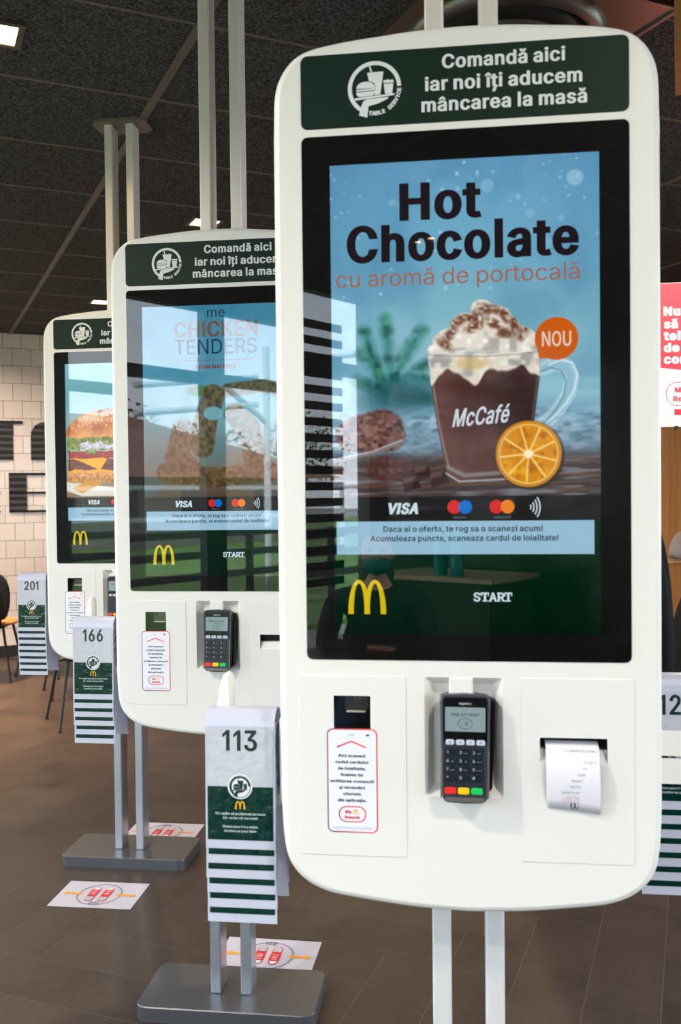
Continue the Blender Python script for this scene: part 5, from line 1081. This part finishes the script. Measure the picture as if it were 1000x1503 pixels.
# air diffuser in the ceiling above the front kiosk
x, y = roomxy(1.72, 2.5)
t = thing('air_diffuser', 'round metal air diffuser in a square ceiling plate above the front kiosk', 'air vent', (x, y, ZC), ROOM)
bz = mat('diffuser_metal', (128,124,120), .35, metal=.9); dk = mat('diffuser_dark', (40,38,38), .5, metal=.4)
g = G(); s = .37
o = [( -s,-s),(s,-s),(s,s),(-s,s)]; ci = circ(0, 0, .31, n=48)
vv, ffc = fillpoly([o, ci]); g.add([(a, b, -.012) for a, b in vv], [q[::-1] for q in ffc])
g.box(-s, s, -s, -s+.012, -.02, 0).box(-s, s, s-.012, s, -.02, 0).box(-s, -s+.012, -s, s, -.02, 0).box(s-.012, s, -s, s, -.02, 0)
g.build('face_plate', bz, t)
for k, (ro, ri, z0, z1) in enumerate(((.31,.27,-.012,-.045), (.25,.20,-.02,-.05), (.18,.13,-.02,-.055), (.11,.0,-.03,-.05))):
    g = G(); n = 48
    v = [(ro*math.cos(2*math.pi*i/n), ro*math.sin(2*math.pi*i/n), z0) for i in range(n)]+[(max(ri, .001)*math.cos(2*math.pi*i/n), max(ri, .001)*math.sin(2*math.pi*i/n), z1) for i in range(n)]
    g.add(v, [(i, i+n, (i+1) % n+n, (i+1) % n) for i in range(n)]); q = g.build('diffuser_ring', bz if k % 2 == 0 else dk, t, smooth=True)
    sm = q.modifiers.new('s', 'SOLIDIFY'); sm.thickness = .002
box('duct', -.3, .3, -.3, .3, -.004, -.002, dk, t)

# wooden bulkhead at the upper right
t = thing('wooden_bulkhead', 'oak box beam hanging from the ceiling at the upper right corner', 'beam', (.93, 2.62, 2.585), R(-20))
box('beam_body', 0, .5, 0, .25, 0, ZC-2.585, wood, t, bevel=.002)

# ------------------------------------------------------------------ poster on stand behind the front kiosk
t = thing('hanging_poster', 'red and white rewards poster behind the right edge of the front kiosk', 'poster', (1.37, 4.2, 1.685), R(-4))
box('poster_sheet', 0, .5, 0, .003, 0, .635, mat('poster_white', (232,232,234), .5), t)
flat('red_field', [[(0, .267), (.5, .17), (.5, .648), (0, .634)]][:0]+[[(.0,.268),(.5,.205),(.5,.633),(.0,.633)]], 0, mat('poster_red', (236,58,74), .5), t)
pw = mat('poster_ink', (250,240,240), .5); R_ = mat('poster_red2', (214,44,70), .5)
lettering('poster_lettering', [dict(s=s_, x=.067, z=z_, h=.036, align='l', bold=.12) for s_, z_ in (('Nu ui',.492), ('să sc',.436), ('telefo',.384), ('de ac',.332), ('come',.281))], -.0008, pw, t)
o_ = rrect(.075,.36,.092,.198,.05,8); i_ = rrect(.078,.357,.095,.195,.047,8)
flat('rewards_pill', [[o_[k], o_[(k+1) % len(o_)], i_[(k+1) % len(o_)], i_[k]] for k in range(len(o_))], 0, R_, t)
lettering('rewards_lettering', [dict(s='My', x=.115, z=.152, h=.022, align='l', bold=.08), dict(s='Rewa', x=.107, z=.113, h=.022, align='l', bold=.08)], -.0006, R_, t)
flat('rewards_arches', arches(.19, .148, .04, .04), -.0004, mat('poster_yellow', (252,200,40), .5), t)
flat('poster_button', [R4(.112,.33,.052,.078)], 0, R_, t)
for xx in (.12, .38): box('poster_clip', xx-.008, xx+.008, -.004, .008, -.012, .004, mat('clip_black', (16,16,16), .5), t)
for xx in (.17, .45):
    g = G(); tube(g, [(xx, .004, .63), (xx, .004, ZC-1.686)], .0012, 5); g.build('poster_cord', mat('cord_grey', (90,90,90), .5), t)

# ------------------------------------------------------------------ dining furniture
def chair(x, y, rz, label, wooden=False, coat=False):
    t = thing('dining_chair', label, 'chair', (x, y, 0), rz, None)
    bk = mat('chair_black', (20,19,19), .5)
    for sx in (-1, 1):
        for sy in (-1, 1):
            g = G(); tube(g, [(sx*.13, sy*.13, .43), (sx*.2, sy*.2, .012)], [.011, .008], 8); tube(g, [(sx*.2, sy*.2, .012), (sx*.2, sy*.2, 0)], .012, 8)
            g.build('leg', bk, t)
    g = G(); g.box(-.14, .14, -.14, .14, .405, .425); g.build('seat_frame', bk, t, bevel=.005)
    def shell(pts, th, m, name):
        g = G(); n = 9; rows = len(pts); v = []
        for (yy, zz, hw, curve) in pts:
            for k in range(n):
                s = -1+2*k/(n-1); v.append((hw*s, yy-curve*s*s, zz+.0*s))
        f = [(r_*n+k, r_*n+k+1, (r_+1)*n+k+1, (r_+1)*n+k) for r_ in range(rows-1) for k in range(n-1)]
        o = g.add(v, f).build(name, m, t, smooth=True); s_ = o.modifiers.new('s', 'SOLIDIFY'); s_.thickness = th; s_.offset = 0; b_ = o.modifiers.new('b', 'SUBSURF'); b_.levels = b_.render_levels = 1
    shell([(-.21,.425,.19,0), (-.15,.445,.215,0), (0,.44,.22,0), (.15,.44,.21,0), (.2,.45,.2,0)], .03, wood if wooden else bk, 'seat')
    shell([(.19,.47,.17,.01), (.215,.56,.2,.04), (.235,.68,.21,.06), (.245,.78,.19,.05), (.245,.83,.15,.03)], .018, bk, 'backrest')
    return t
chair(-1.60, 5.87, R(-62), 'black slim-legged chair behind the table numbers of the middle kiosk, nearest of its row')
chair(-1.90, 6.74, R(-65), 'black slim-legged chair second in the row behind the rearmost kiosk')
chair(-2.30, 7.50, R(-20), 'black slim-legged chair nearest the tiled wall, its top just above table number 201')
chair(-2.725, 7.32, R(184), 'wooden-seated chair under a black coat at the left edge', wooden=True)
def drape(name, label, x, y, rz, rows, seed, cloth=None, cat='coat'):
    """heavy cloth closed around its support: rows of (z, half width, half depth)"""
    g = G(); n = 28; r_ = np.random.default_rng(seed); ph = r_.random(4)*6
    v = []
    for k, (z, hw, hd) in enumerate(rows):
        for i in range(n):
            a = 2*math.pi*i/n; fold = 1+.06*math.sin(5*a+ph[0]+k*.3)+.04*math.sin(9*a+ph[1])
            v.append((hw*math.cos(a)*fold, hd*math.sin(a)*fold, z+.01*math.sin(3*a+ph[2])))
    f = [(k*n+i, k*n+(i+1) % n, (k+1)*n+(i+1) % n, (k+1)*n+i) for k in range(len(rows)-1) for i in range(n)]
    f += [tuple(range((len(rows)-1)*n, len(rows)*n)), tuple(range(n))[::-1]]
    o = g.add(v, f).build(name, cloth or mat('black_cloth', (9,9,11), .85, bump=.5, bscale=25), None, smooth=True)
    o.location = (x, y, 0); o.rotation_euler.z = rz
    s = o.modifiers.new('s', 'SUBSURF'); s.levels = s.render_levels = 1
    return tag(o, label, cat)
drape('draped_coat', 'black coat draped over the wooden-seated chair at the left edge', -2.74, 7.07, R(4), [(.22,.13,.05), (.35,.17,.06), (.52,.2,.065), (.7,.16,.06), (.85,.1,.045), (.93,.05,.03)], 4)
chair(1.80, 4.15, R(15), 'chair hidden under a black coat behind the rightmost table numbers')
drape('draped_coat', 'black coat draped over a chair behind the rightmost table numbers', 1.76, 4.3, R(15), [(.2,.26,.17), (.4,.28,.17), (.6,.3,.15), (.8,.27,.12), (.95,.22,.09), (1.06,.14,.05)], 9)
# booth bench and table by the wood wall
t = thing('booth_bench', 'oak booth bench along the wood wall at the right picture edge', 'bench', (2.0, 5.75, 0), ROOM)
box('bench_back', -.1, 1.2, .30, .34, .05, .93, wood, t, bevel=.003); box('bench_top_rail', -.12, 1.22, .28, .36, .93, .95, mat('rail_light', (206,170,130), .4), t, bevel=.003)
drape('cloth_bag', 'grey cloth bag resting on the oak bench top rail at the right edge', 2.235, 6.14, ROOM, [(.951,.12,.05), (1.0,.13,.06), (1.08,.1,.05), (1.14,.05,.03)], 3, mat('grey_cloth', (150,140,142), .8), 'bag')
box('bench_seat', -.1, 1.2, -.15, .3, .36, .45, mat('seat_tan', (176,120,60), .5), t, bevel=.01); box('bench_base', -.1, 1.2, -.1, .3, 0, .36, wood, t)

# ------------------------------------------------------------------ people
def skin_body(name, verts, edges, m, parent, sub=2, root=0):
    me = bpy.data.meshes.new(name); me.from_pydata([v[:3] for v in verts], edges, []); me.update()
    o = link(name, me, m, parent)
    md = o.modifiers.new('skin', 'SKIN'); md.use_smooth_shade = True
    for i, v in enumerate(verts):
        sv = me.skin_vertices[0].data[i]; r_ = v[3]; sv.radius = (r_, v[4] if len(v) > 4 else r_); sv.use_root = (i == root)
    s = o.modifiers.new('sub', 'SUBSURF'); s.levels = s.render_levels = sub
    return o
SKIN = mat('skin', (206,156,128), .5)
def head(parent, cx, cy, cz, facing, hairc, mask=None, long=True):
    """simple modelled head; facing = rotation about z, face looks to -y"""
    H = bpy.data.objects.new('head', None); C.objects.link(H); H.parent = parent; H.location = (cx, cy, cz); H.rotation_euler.z = facing
    def blob(name, c, r_, m, n=20, clip=None):
        bm = bmesh.new(); bmesh.ops.create_uvsphere(bm, u_segments=n, v_segments=n//2+4, radius=1)
        for v in bm.verts:
            v.co = Vector((v.co.x*r_[0], v.co.y*r_[1], v.co.z*r_[2]))
            if name == 'face':
                if v.co.z < -.02: v.co.x *= 1+(v.co.z+.02)*3.2; v.co.y *= 1+(v.co.z+.02)*1.2
            v.co += Vector(c)
        if clip: bmesh.ops.delete(bm, geom=[v for v in bm.verts if clip(v.co)], context='VERTS')
        me = bpy.data.meshes.new(name); bm.to_mesh(me); bm.free(); return link(name, me, m, H, smooth=True)
    blob('face', (0, 0, 0), (.075, .095, .115), SKIN)
    blob('nose', (0, -.098, -.012), (.012, .016, .022), SKIN, 10)
    for s in (-1, 1):
        blob('ear', (s*.076, .008, -.005), (.01, .02, .03), SKIN, 10)
        blob('eye', (s*.03, -.083, .014), (.013, .008, .008), mat('eye_dark', (40,30,26), .3), 10)
    hc = mat('hair_%d' % hairc[0], hairc, .6)
    blob('hair', (0, .014, .018), (.085, .1, .112), hc, 24, clip=lambda c: c.y < -.03 and c.z < .062)
    if long: blob('hair', (0, .05, -.08), (.085, .055, .14), hc, 20)
    if mask: blob('face_mask', (0, -.03, -.05), (.068, .08, .055), mat('mask_teal', mask, .7), 18, clip=lambda c: c.y > -.02)
    return H
def hand(parent, wrist, direction, up, m=SKIN, curl=.5, side=1):
    """palm and five bent fingers"""
    w = Vector(wrist); d = Vector(direction).normalized(); u = Vector(up); u = (u-d*u.dot(d)).normalized(); s = d.cross(u)*side
    V = [(*w, .024, .017), (*(w+d*.045), .036, .015), (*(w+d*.085), .038, .013)]; E_ = [(0,1),(1,2)]
    o = skin_body('palm', V, E_, m, parent, 1)
    for k, (off, ln) in enumerate(((-.027,.062), (-.009,.073), (.009,.07), (.026,.055))):
        a = w+d*.085+s*off; b = a+(d-u*curl*.5).normalized()*ln*.45; c = b+(d-u*curl*1.4).normalized()*ln*.32; e = c+(d-u*curl*2.4).normalized()*ln*.25
        skin_body('finger', [(*(a-d*.02), .0095), (*b, .009), (*c, .0082), (*e, .0072)], [(0,1),(1,2),(2,3)], m, parent, 1)
    a = w+d*.025-s*.022; b = a+(d*.6-s*.9).normalized()*.035; c = b+(d*1-s*.35-u*curl*.5).normalized()*.032
    skin_body('thumb', [(*a, .013), (*b, .0105), (*c, .009)], [(0,1),(1,2)], m, parent, 1)
# person standing behind the front kiosk, mostly hidden by it
P1 = thing('person', 'person in a black jacket standing behind the right side of the front kiosk', 'person', (1.03, 3.75, 0), R(172)); P1.scale = (.9, .9, .9)
trou = mat('dark_trousers', (26,26,32), .8); jack = mat('black_jacket', (7,7,8), .9, spec=.15)
V = [(0,0,.93,.15,.1),(0,0,1.05,.13,.1),(0,0,1.25,.15,.11),(0,0,1.4,.16,.09),(0,-.01,1.5,.055),(0,-.015,1.56,.055),
     (-.1,0,.86,.09),(-.1,.01,.5,.062),(-.1,.03,.09,.042),(-.1,-.1,.05,.035,.04),(.1,0,.86,.09),(.1,.01,.5,.062),(.1,.03,.09,.042),(.1,-.1,.05,.035,.04),
     (-.19,0,1.41,.058),(-.235,.02,1.14,.045),(-.16,-.28,1.06,.03),(.19,0,1.41,.058),(.235,.02,1.14,.045),(.16,-.28,1.06,.03)]
E_ = [(0,1),(1,2),(2,3),(3,4),(4,5),(0,6),(6,7),(7,8),(8,9),(0,10),(10,11),(11,12),(12,13),(3,14),(14,15),(15,16),(3,17),(17,18),(18,19)]
skin_body('body', V, E_, SKIN, P1)
skin_body('trousers', [(0,0,.97,.155,.105),(-.1,0,.86,.1),(-.1,.01,.5,.072),(-.1,.03,.08,.055),(.1,0,.86,.1),(.1,.01,.5,.072),(.1,.03,.08,.055)], [(0,1),(1,2),(2,3),(0,4),(4,5),(5,6)], trou, P1)
for s in (-1, 1): skin_body('shoe', [(s*.1,.05,.045,.048),(s*.1,-.12,.035,.04,.032)], [(0,1)], mat('shoe_black', (16,16,18), .5), P1, 1)
skin_body('jacket', [(0,0,.86,.17,.12),(0,0,1.05,.15,.115),(0,0,1.25,.165,.125),(0,0,1.42,.17,.1),(-.195,0,1.415,.068),(-.245,.02,1.14,.058),(-.175,-.24,1.07,.045),(.195,0,1.415,.068),(.245,.02,1.14,.058),(.175,-.24,1.07,.045)], [(0,1),(1,2),(2,3),(3,4),(4,5),(5,6),(3,7),(7,8),(8,9)], jack, P1)
head(P1, 0, -.02, 1.665, 0, (34,26,22))
for s in (-1, 1): hand(P1, (s*.155,-.285,1.06), (-s*.5,-1,.1), (0,0,1), side=s)
skirt = drape('coat_skirt', '', 0, 0, 0, [(.66,.33,.17), (.9,.325,.17), (1.1,.315,.165), (1.25,.30,.15), (1.4,.265,.12), (1.48,.215,.09), (1.52,.13,.07)], 12, jack); skirt.parent = P1
for k_ in ('label', 'category'): del skirt[k_]
# seated masked person behind the viewer, visible as a reflection in the front screen
def at(a, b): return roomxy(a, b)
px, py = at(-1.06, -1.0)
P2 = thing('person', 'seated person in a dark jumper and teal face mask reflected in the front screen', 'person', (px, py, 0), R(168))
P2.scale = (.95, .95, .95)
jm = mat('dark_jumper', (30,34,46), .8); jeans = mat('blue_jeans', (70,104,150), .8)
V = [(0,0,.5,.16,.12),(0,.0,.65,.14,.11),(0,-.01,.85,.155,.11),(0,-.02,.98,.15,.09),(0,-.03,1.06,.055),(0,-.04,1.12,.052),
     (-.1,-.02,.5,.09),(-.12,-.42,.5,.066),(-.12,-.44,.1,.045),(-.12,-.56,.05,.036),(.1,-.02,.5,.09),(.12,-.42,.5,.066),(.12,-.44,.1,.045),(.12,-.56,.05,.036)]
skin_body('body', V, [(0,1),(1,2),(2,3),(3,4),(4,5),(0,6),(6,7),(7,8),(8,9),(0,10),(10,11),(11,12),(12,13)], SKIN, P2)
skin_body('jeans', [(0,0,.52,.17,.13),(-.1,-.02,.5,.1),(-.12,-.42,.5,.078),(-.12,-.44,.1,.056),(.1,-.02,.5,.1),(.12,-.42,.5,.078),(.12,-.44,.1,.056)], [(0,1),(1,2),(2,3),(0,4),(4,5),(5,6)], jeans, P2)
for s in (-1, 1): skin_body('shoe', [(s*.12,-.42,.045,.046),(s*.12,-.6,.038,.04,.034)], [(0,1)], mat('shoe_black', (16,16,18), .5), P2, 1)
skin_body('jumper', [(0,0,.48,.18,.14),(0,0,.65,.155,.125),(0,-.01,.85,.17,.125),(0,-.02,.985,.165,.1),(-.2,-.02,.97,.065),(-.25,-.12,.76,.052),(-.1,-.34,.79,.04),(.2,-.02,.97,.065),(.25,-.14,.76,.052),(.06,-.36,.80,.04)], [(0,1),(1,2),(2,3),(3,4),(4,5),(5,6),(3,7),(7,8),(8,9)], jm, P2)
skin_body('neck', [(0,-.02,1.0,.05),(0,-.035,1.1,.05)], [(0,1)], SKIN, P2, 1)
head(P2, 0, -.05, 1.2, 0, (52,36,28), mask=(30,120,124))
hand(P2, (-.08,-.35,.79), (1,-.15,0), (0,0,1), side=1); hand(P2, (.05,-.37,.80), (-1,-.1,-.02), (0,0,1), side=-1)
# her chair and table, the counter with bottles
chair(px+.02, py-.06, R(168), 'dark chair under the seated person reflected in the front screen')
tx, ty = px+math.sin(R(168))*.52, py-math.cos(R(168))*.52
t = thing('cafe_table', 'round dark cafe table before the seated person reflected in the front screen', 'table', (tx-.05, ty-.05, 0), 0)
g = G(); lathe(g, [(.3,.72),(.305,.735),(.3,.75)], 0, 0, 40); g.build('table_top', mat('table_dark', (46,34,30), .3), t)
g = G(); lathe(g, [(.03,.02),(.03,.72)], 0, 0, 16); g.build('table_post', mat('chair_black', (20,19,19)), t)
g = G(); lathe(g, [(.2,0),(.2,.012),(.04,.025)], 0, 0, 32); g.build('table_foot', mat('chair_black', (20,19,19)), t)
cx_, cy_ = at(-1.72, -2.7)
t = thing('side_counter', 'pale topped side counter at the rear wall reflected in the front screen', 'counter', (cx_, cy_, 0), ROOM)
box('counter_top', -.45, .45, -.3, .3, .86, .89, mat('counter_beige', (190,165,130), .4), t, bevel=.004); box('counter_body', -.42, .42, -.27, .27, 0, .86, mat('counter_brown', (44,34,28), .6), t)
for k, (dx, lb) in enumerate(((.02,'left'), (.14,'right'))):
    bx_, by_ = at(-1.72+dx, -2.52)
    t = thing('water_bottle', 'teal water bottle standing on the side counter, %s one of the pair' % lb, 'bottle', (bx_, by_, .89), 0, 'water bottles on the side counter')
    g = G(); lathe(g, [(.038,0),(.042,.01),(.042,.1),(.038,.11),(.042,.12),(.042,.2),(.02,.25),(.016,.27)], 0, 0, 20); g.build('bottle_body', mat('bottle_teal', (20,140,140), .1), t, smooth=True)
    g = G(); lathe(g, [(.018,.268),(.018,.29)], 0, 0, 16); g.build('bottle_cap', mat('cap_white', (220,230,235), .4), t)

# ------------------------------------------------------------------ outdoors beyond the left windows (seen mirrored in the screens)
def outd(o): o.rotation_euler.z = ROOM; return o
gr = mat('lawn', (96,128,60), .9, noise=.3, nscale=2); 
o = outd(box('ground', -70, 40, -70, 60, -.3, -.12, mat('paving', (130,126,118), .9))); o['kind'] = 'structure'; o['label'] = 'paved ground outside'; o['category'] = 'ground'
o = outd(box('lawn', -34, -5.4, -45, 30, -.12, -.06, gr)); tag(o, 'green lawn beyond the left windows', 'grass', kind='stuff')
def out_thing(name, label, cat, a, b, group=None): return thing(name, label, cat, (*roomxy(a, b), -.06), ROOM, group)
t = out_thing('brown_roofed_house', 'low house with a brown hipped roof beyond the lawn', 'house', -22, -11)
wm = mat('house_wall', (150,140,130), .8); rm = mat('roof_brown', (140,96,78), .8, noise=.15, nscale=4)
box('house_wall', -4, 4, -9, 7, 0, 2.0, wm, t)
G().add([(-4.8,-9.8,1.95),(4.8,-9.8,1.95),(4.8,7.8,1.95),(-4.8,7.8,1.95),(0,-4,4.1),(0,3,4.1)], [(0,1,4),(1,2,5,4),(2,3,5),(3,0,4,5),(3,2,1,0)]).build('roof', rm, t)
for k in range(5): box('house_window', 4.0, 4.03, -7.5+3*k, -6.1+3*k, .8, 1.7, mat('window_dark', (40,46,54), .2), t)
def fence(a, b0, b1, rails, post, h, label, m, r_=.022):
    t = out_thing('rail_fence', label, 'fence', a, b0)
    g = G(); L__ = b1-b0
    for z in rails: q = G(); q.box(-r_, r_, 0, L__, z-r_*1.6, z+r_*1.6); q.build('rail', m, t)
    n = int(L__/post)
    for k in range(n+1): q = G(); q.box(-r_*1.3, r_*1.3, k*post-r_*1.3, k*post+r_*1.3, 0, h); q.build('post', m, t)
fence(-6.6, -14, 4, (.95,.68,.4), 2.2, 1.02, 'dark rail fence at the near edge of the lawn', mat('fence_dark', (36,32,32), .6), .03)
fence(-13, -26, 6, (1.62,.95), 2.6, 1.7, 'pale rail fence across the middle of the lawn', mat('fence_pale', (190,196,204), .5), .03)
def tree(a, b, h, w, label, seed, rgb):
    t = out_thing('autumn_tree', label, 'tree', a, b, 'autumn trees beyond the lawn'); r_ = np.random.default_rng(seed)
    g = G(); tube(g, [(0,0,0),(.05,0,h*.35),(0,.08,h*.7)], [.16,.12,.05], 8)
    for k in range(9):
        an = r_.random()*6.28; z0 = h*(.3+.4*r_.random()); tube(g, [(0,0,z0), (w*.5*math.cos(an), w*.5*math.sin(an), z0+h*.2), (w*.8*math.cos(an), w*.8*math.sin(an), z0+h*.28)], [.06,.03,.01], 5)
    g.build('trunk', mat('bark', (84,70,62), .9), t)
    g = G()
    for k in range(900):
        d = r_.normal(size=3); d /= np.linalg.norm(d); q = r_.random()**.4; c = np.array([d[0]*w*q, d[1]*w*q, h*.66+d[2]*h*.36*q]); s = .05+.09*r_.random(); u = r_.normal(size=3); v_ = r_.normal(size=3); u /= np.linalg.norm(u); v_ /= np.linalg.norm(v_)
        g.add([tuple(c+u*s), tuple(c+v_*s), tuple(c-u*s), tuple(c-v_*s)], [(0,1,2,3)])
    g.build('foliage', mat('leaf_%d' % rgb[0], rgb, .9), t)
for k, (a, b, h, w, rgb) in enumerate(((-19,1,4.5,1.8,(150,120,60)), (-30,-21,5.5,2.4,(110,104,70)), (-29,-25,4.6,2.6,(128,116,76)), (-28,-31,5.2,2.6,(104,112,66)), (-26,6,6,2.4,(140,112,64)), (-24,-38,5,2.8,(120,110,70)))):
    tree(a, b, h, w, ['autumn tree at the left end of the house', 'olive tree just right of the brown house', 'low ochre tree second from the brown house', 'green tree third from the brown house', 'tall yellow tree far left on the lawn', 'broad tree at the far right end of the lawn'][k], 20+k, rgb)
t = out_thing('canopy_frame', 'white steel canopy frame standing outside the left windows', 'canopy', -6.9, -5.9)
wtm = mat('white_steel', (214,220,226), .4)
g = G(); tube(g, [(0,0,0),(0,0,3.6)], .05, 10); g.build('canopy_post', wtm, t)
for p0, p1 in (((0,.2,3.15),(0,2.4,2.85)), ((0,.0,3.0),(0,-2.6,3.5)), ((0,0,2.5),(0,1.0,3.05)), ((0,.2,2.75),(0,2.4,2.5))): g = G(); tube(g, [p0, p1], .045, 8); g.build('canopy_beam', wtm, t)

# ------------------------------------------------------------------ world
w = bpy.data.worlds.new('sky'); bpy.context.scene.world = w; w.use_nodes = True
N = w.node_tree.nodes; L = w.node_tree.links; bg = N['Background']
tc = N.new('ShaderNodeTexCoord'); sp = N.new('ShaderNodeSeparateXYZ'); L.new(tc.outputs['Generated'], sp.inputs[0])
r = N.new('ShaderNodeValToRGB'); e = r.color_ramp.elements; e[0].position = 0.0; e[0].color = (.88, .93, 1, 1); e[1].position = .6; e[1].color = (.50, .68, .95, 1)
L.new(sp.outputs['Z'], r.inputs['Fac'])
n = N.new('ShaderNodeTexNoise'); n.inputs['Scale'].default_value = 2.5; n.inputs['Detail'].default_value = 5; L.new(tc.outputs['Generated'], n.inputs['Vector'])
r2 = N.new('ShaderNodeValToRGB'); r2.color_ramp.elements[0].position = .42; r2.color_ramp.elements[1].position = .62; L.new(n.outputs['Fac'], r2.inputs['Fac'])
mx = N.new('ShaderNodeMix'); mx.data_type = 'RGBA'; L.new(r2.outputs['Color'], mx.inputs[0]); L.new(r.outputs['Color'], mx.inputs[6]); mx.inputs[7].default_value = (.95, .97, 1, 1)
L.new(mx.outputs[2], bg.inputs['Color']); bg.inputs['Strength'].default_value = 6.6

sl = bpy.data.lights.new('sun', 'SUN'); sl.energy = 11; sl.angle = R(1.5); sl.color = (1, .95, .87); so = bpy.data.objects.new('sun', sl); C.objects.link(so)
sx_, sy_ = roomxy(.22, .72); so.rotation_euler = Vector((sx_, sy_, .66)).to_track_quat('Z', 'Y').to_euler(); so.location = (0, 0, 20)

# ------------------------------------------------------------------ camera
cam = bpy.data.cameras.new('camera'); co = bpy.data.objects.new('camera', cam); C.objects.link(co); bpy.context.scene.camera = co
cam.sensor_fit = 'VERTICAL'; cam.sensor_height = 36; cam.sensor_width = 24; cam.lens = 36*1389.0/1503
pit, rol = R(1.153), R(-.619)
co.matrix_world = Matrix.Translation((0, 0, 1.4087)) @ (Matrix.Rotation(R(90)-pit, 4, 'X') @ Matrix.Rotation(rol, 4, 'Z'))
cam.dof.use_dof = True; cam.dof.focus_distance = 2.7; cam.dof.aperture_fstop = 7.1
cam.clip_start = .05; cam.clip_end = 300

sc = bpy.context.scene
sc.view_settings.view_transform = 'Standard'; sc.view_settings.look = 'None'; sc.view_settings.exposure = 0; sc.view_settings.gamma = 1; sc.view_settings.use_curve_mapping = False
sc.cycles.max_bounces = 8; sc.cycles.transparent_max_bounces = 12; sc.cycles.sample_clamp_indirect = 6
sc.cycles.use_denoising = True
bpy.context.view_layer.update()
